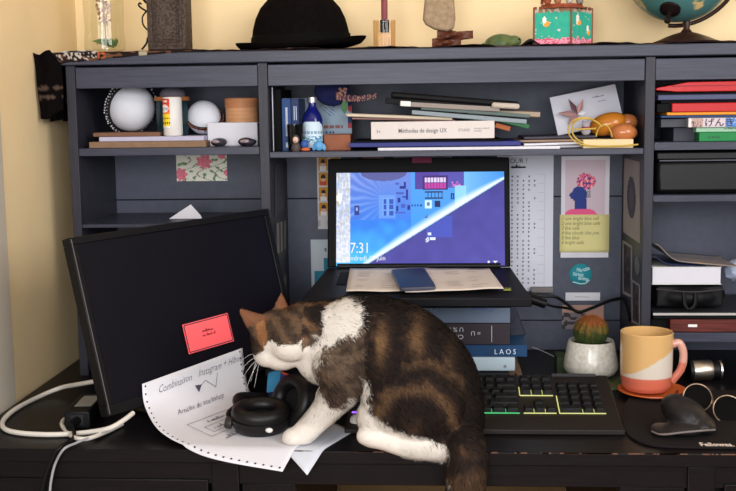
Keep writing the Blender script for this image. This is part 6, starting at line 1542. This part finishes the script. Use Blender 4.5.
flow -= NN*np.einsum('ij,ij->i', flow, NN)[:, None]; flow /= np.maximum(np.linalg.norm(flow, axis=1)[:, None], 1e-6)
PJ = P+rng.normal(size=P.shape)*.28
hcol = np.array([L3(furcol(p)) for p in PJ], dtype=np.float32); brt = hcol[:, 0:1] > .5
hcol = hcol*np.where(brt, np.clip(rng.normal(1.0, .05, (NH, 1)), .85, 1.1), np.clip(rng.normal(1.0, .28, (NH, 1)), .4, 1.8))
lift = np.where(brt[:, 0], .2, .4)
Ln = rng.uniform(.55, 1.05, NH); Ln[hm_] *= .5; Ln[(uy > 415) & (ux < 400)] *= .45; Ln[tail] *= 1.25
hl = (P-HCn) @ np.array(HR); earm = (hl[:, 2] > 3.9) & (dh < 10) & (ux < 300); Ln[earm] *= .6
D1 = flow*(1-lift[:, None])+NN*lift[:, None]; D1 /= np.linalg.norm(D1, axis=1)[:, None]
D2 = flow*.92+NN*.18; D2[:, 2] -= .1; D2 /= np.linalg.norm(D2, axis=1)[:, None]
P0 = P-NN*.05; P1 = P0+D1*Ln[:, None]*.5; P2_ = P1+D2*Ln[:, None]*.5
S_ = np.cross(D1, NN+rng.normal(size=(NH, 3))*.6); S_ /= np.maximum(np.linalg.norm(S_, axis=1)[:, None], 1e-6); wdt = rng.uniform(.015, .032, NH)[:, None]
vv = np.stack([P0-S_*wdt, P0+S_*wdt, P1+S_*wdt*.8, P1-S_*wdt*.8, P2_], 1).reshape(-1, 3)
# keep the hair off the desk
onD = (vv[:, 1] > YF) & (vv[:, 2] < .4) & (vv[:, 2] > -3); vv[onD, 2] = np.maximum(vv[onD, 2], .12)
hcol = np.clip(hcol, 0, .82)
cat_O = np.array(cat.O); vv_m = ((vv-cat_O)/100).astype(np.float32)
me = bpy.data.meshes.new('fur'); me.vertices.add(NH*5); me.vertices.foreach_set('co', vv_m.ravel())
b5 = np.arange(NH)*5
loops = np.empty((NH, 7), dtype=np.int32); loops[:, 0:4] = b5[:, None]+np.array([0, 1, 2, 3]); loops[:, 4:7] = b5[:, None]+np.array([3, 2, 4])
me.loops.add(NH*7); me.loops.foreach_set('vertex_index', loops.ravel())
me.polygons.add(NH*2); st_ = np.empty((NH, 2), dtype=np.int32); st_[:, 0] = np.arange(NH)*7; st_[:, 1] = st_[:, 0]+4; me.polygons.foreach_set('loop_start', st_.ravel())
me.update(calc_edges=True)
me.polygons.foreach_set('use_smooth', np.ones(NH*2, dtype=bool))
ca = me.color_attributes.new('Col', 'FLOAT_COLOR', 'POINT'); cc4 = np.ones((NH*5, 4), dtype=np.float32); cc4[:, :3] = np.repeat(hcol, 5, axis=0); ca.data.foreach_set('color', cc4.ravel())
me.materials.append(FUR)
try: me.normals_split_custom_set_from_vertices([tuple(x) for x in np.repeat(NN, 5, axis=0)])
except Exception as ex: print('normals', ex)
fo = bpy.data.objects.new('fur', me); COL.objects.link(fo); fo.parent = cat.e; fo['kind'] = 'stuff'
# face
EYE = mat('cat_eye', (150, 146, 60), .08, coat=1); PUP = mat('pupil_black', (10, 8, 8), .1)
for s in (1, -1):
    e_ = cat.part('eye', MB().ball(HM @ Vector((3.35, s*1.75, .35)), (.75, .72, .72), HR.to_4x4(), 20, 14), EYE)
    cat.part('pupil', MB().ball(HM @ Vector((3.95, s*1.98, .38)), (.2, .16, .5), HR.to_4x4(), 14, 10), PUP, parent=e_)
cat.part('nose', MB().ball(HM @ Vector((5.25, 0, -.75)), (.35, .55, .34), HR.to_4x4(), 16, 10), mat('cat_nose', (112, 70, 64), .5))
for s in (1, -1):
    wk = MB()
    for i in range(7):
        a = HM @ Vector((4.2+.2*(i % 2), s*1.35, -1.4-.22*(i % 4))); d = HR @ Vector((.6+.5*(i % 3), s*(1.6+.35*i), .5-.75*i)); d.normalize(); d *= 3.2+.7*((i*5) % 4)
        wk.tube(smoothpath([a, a+d*.5+Vector((0, 0, .25)), a+d+Vector((0, 0, -.5))], 5), [.03*(1-j/11)+.006 for j in range(11)], 5)
    o = cat.part('whiskers', wk, mat('whisker_white', (240, 238, 235), .4)); o['kind'] = 'stuff'
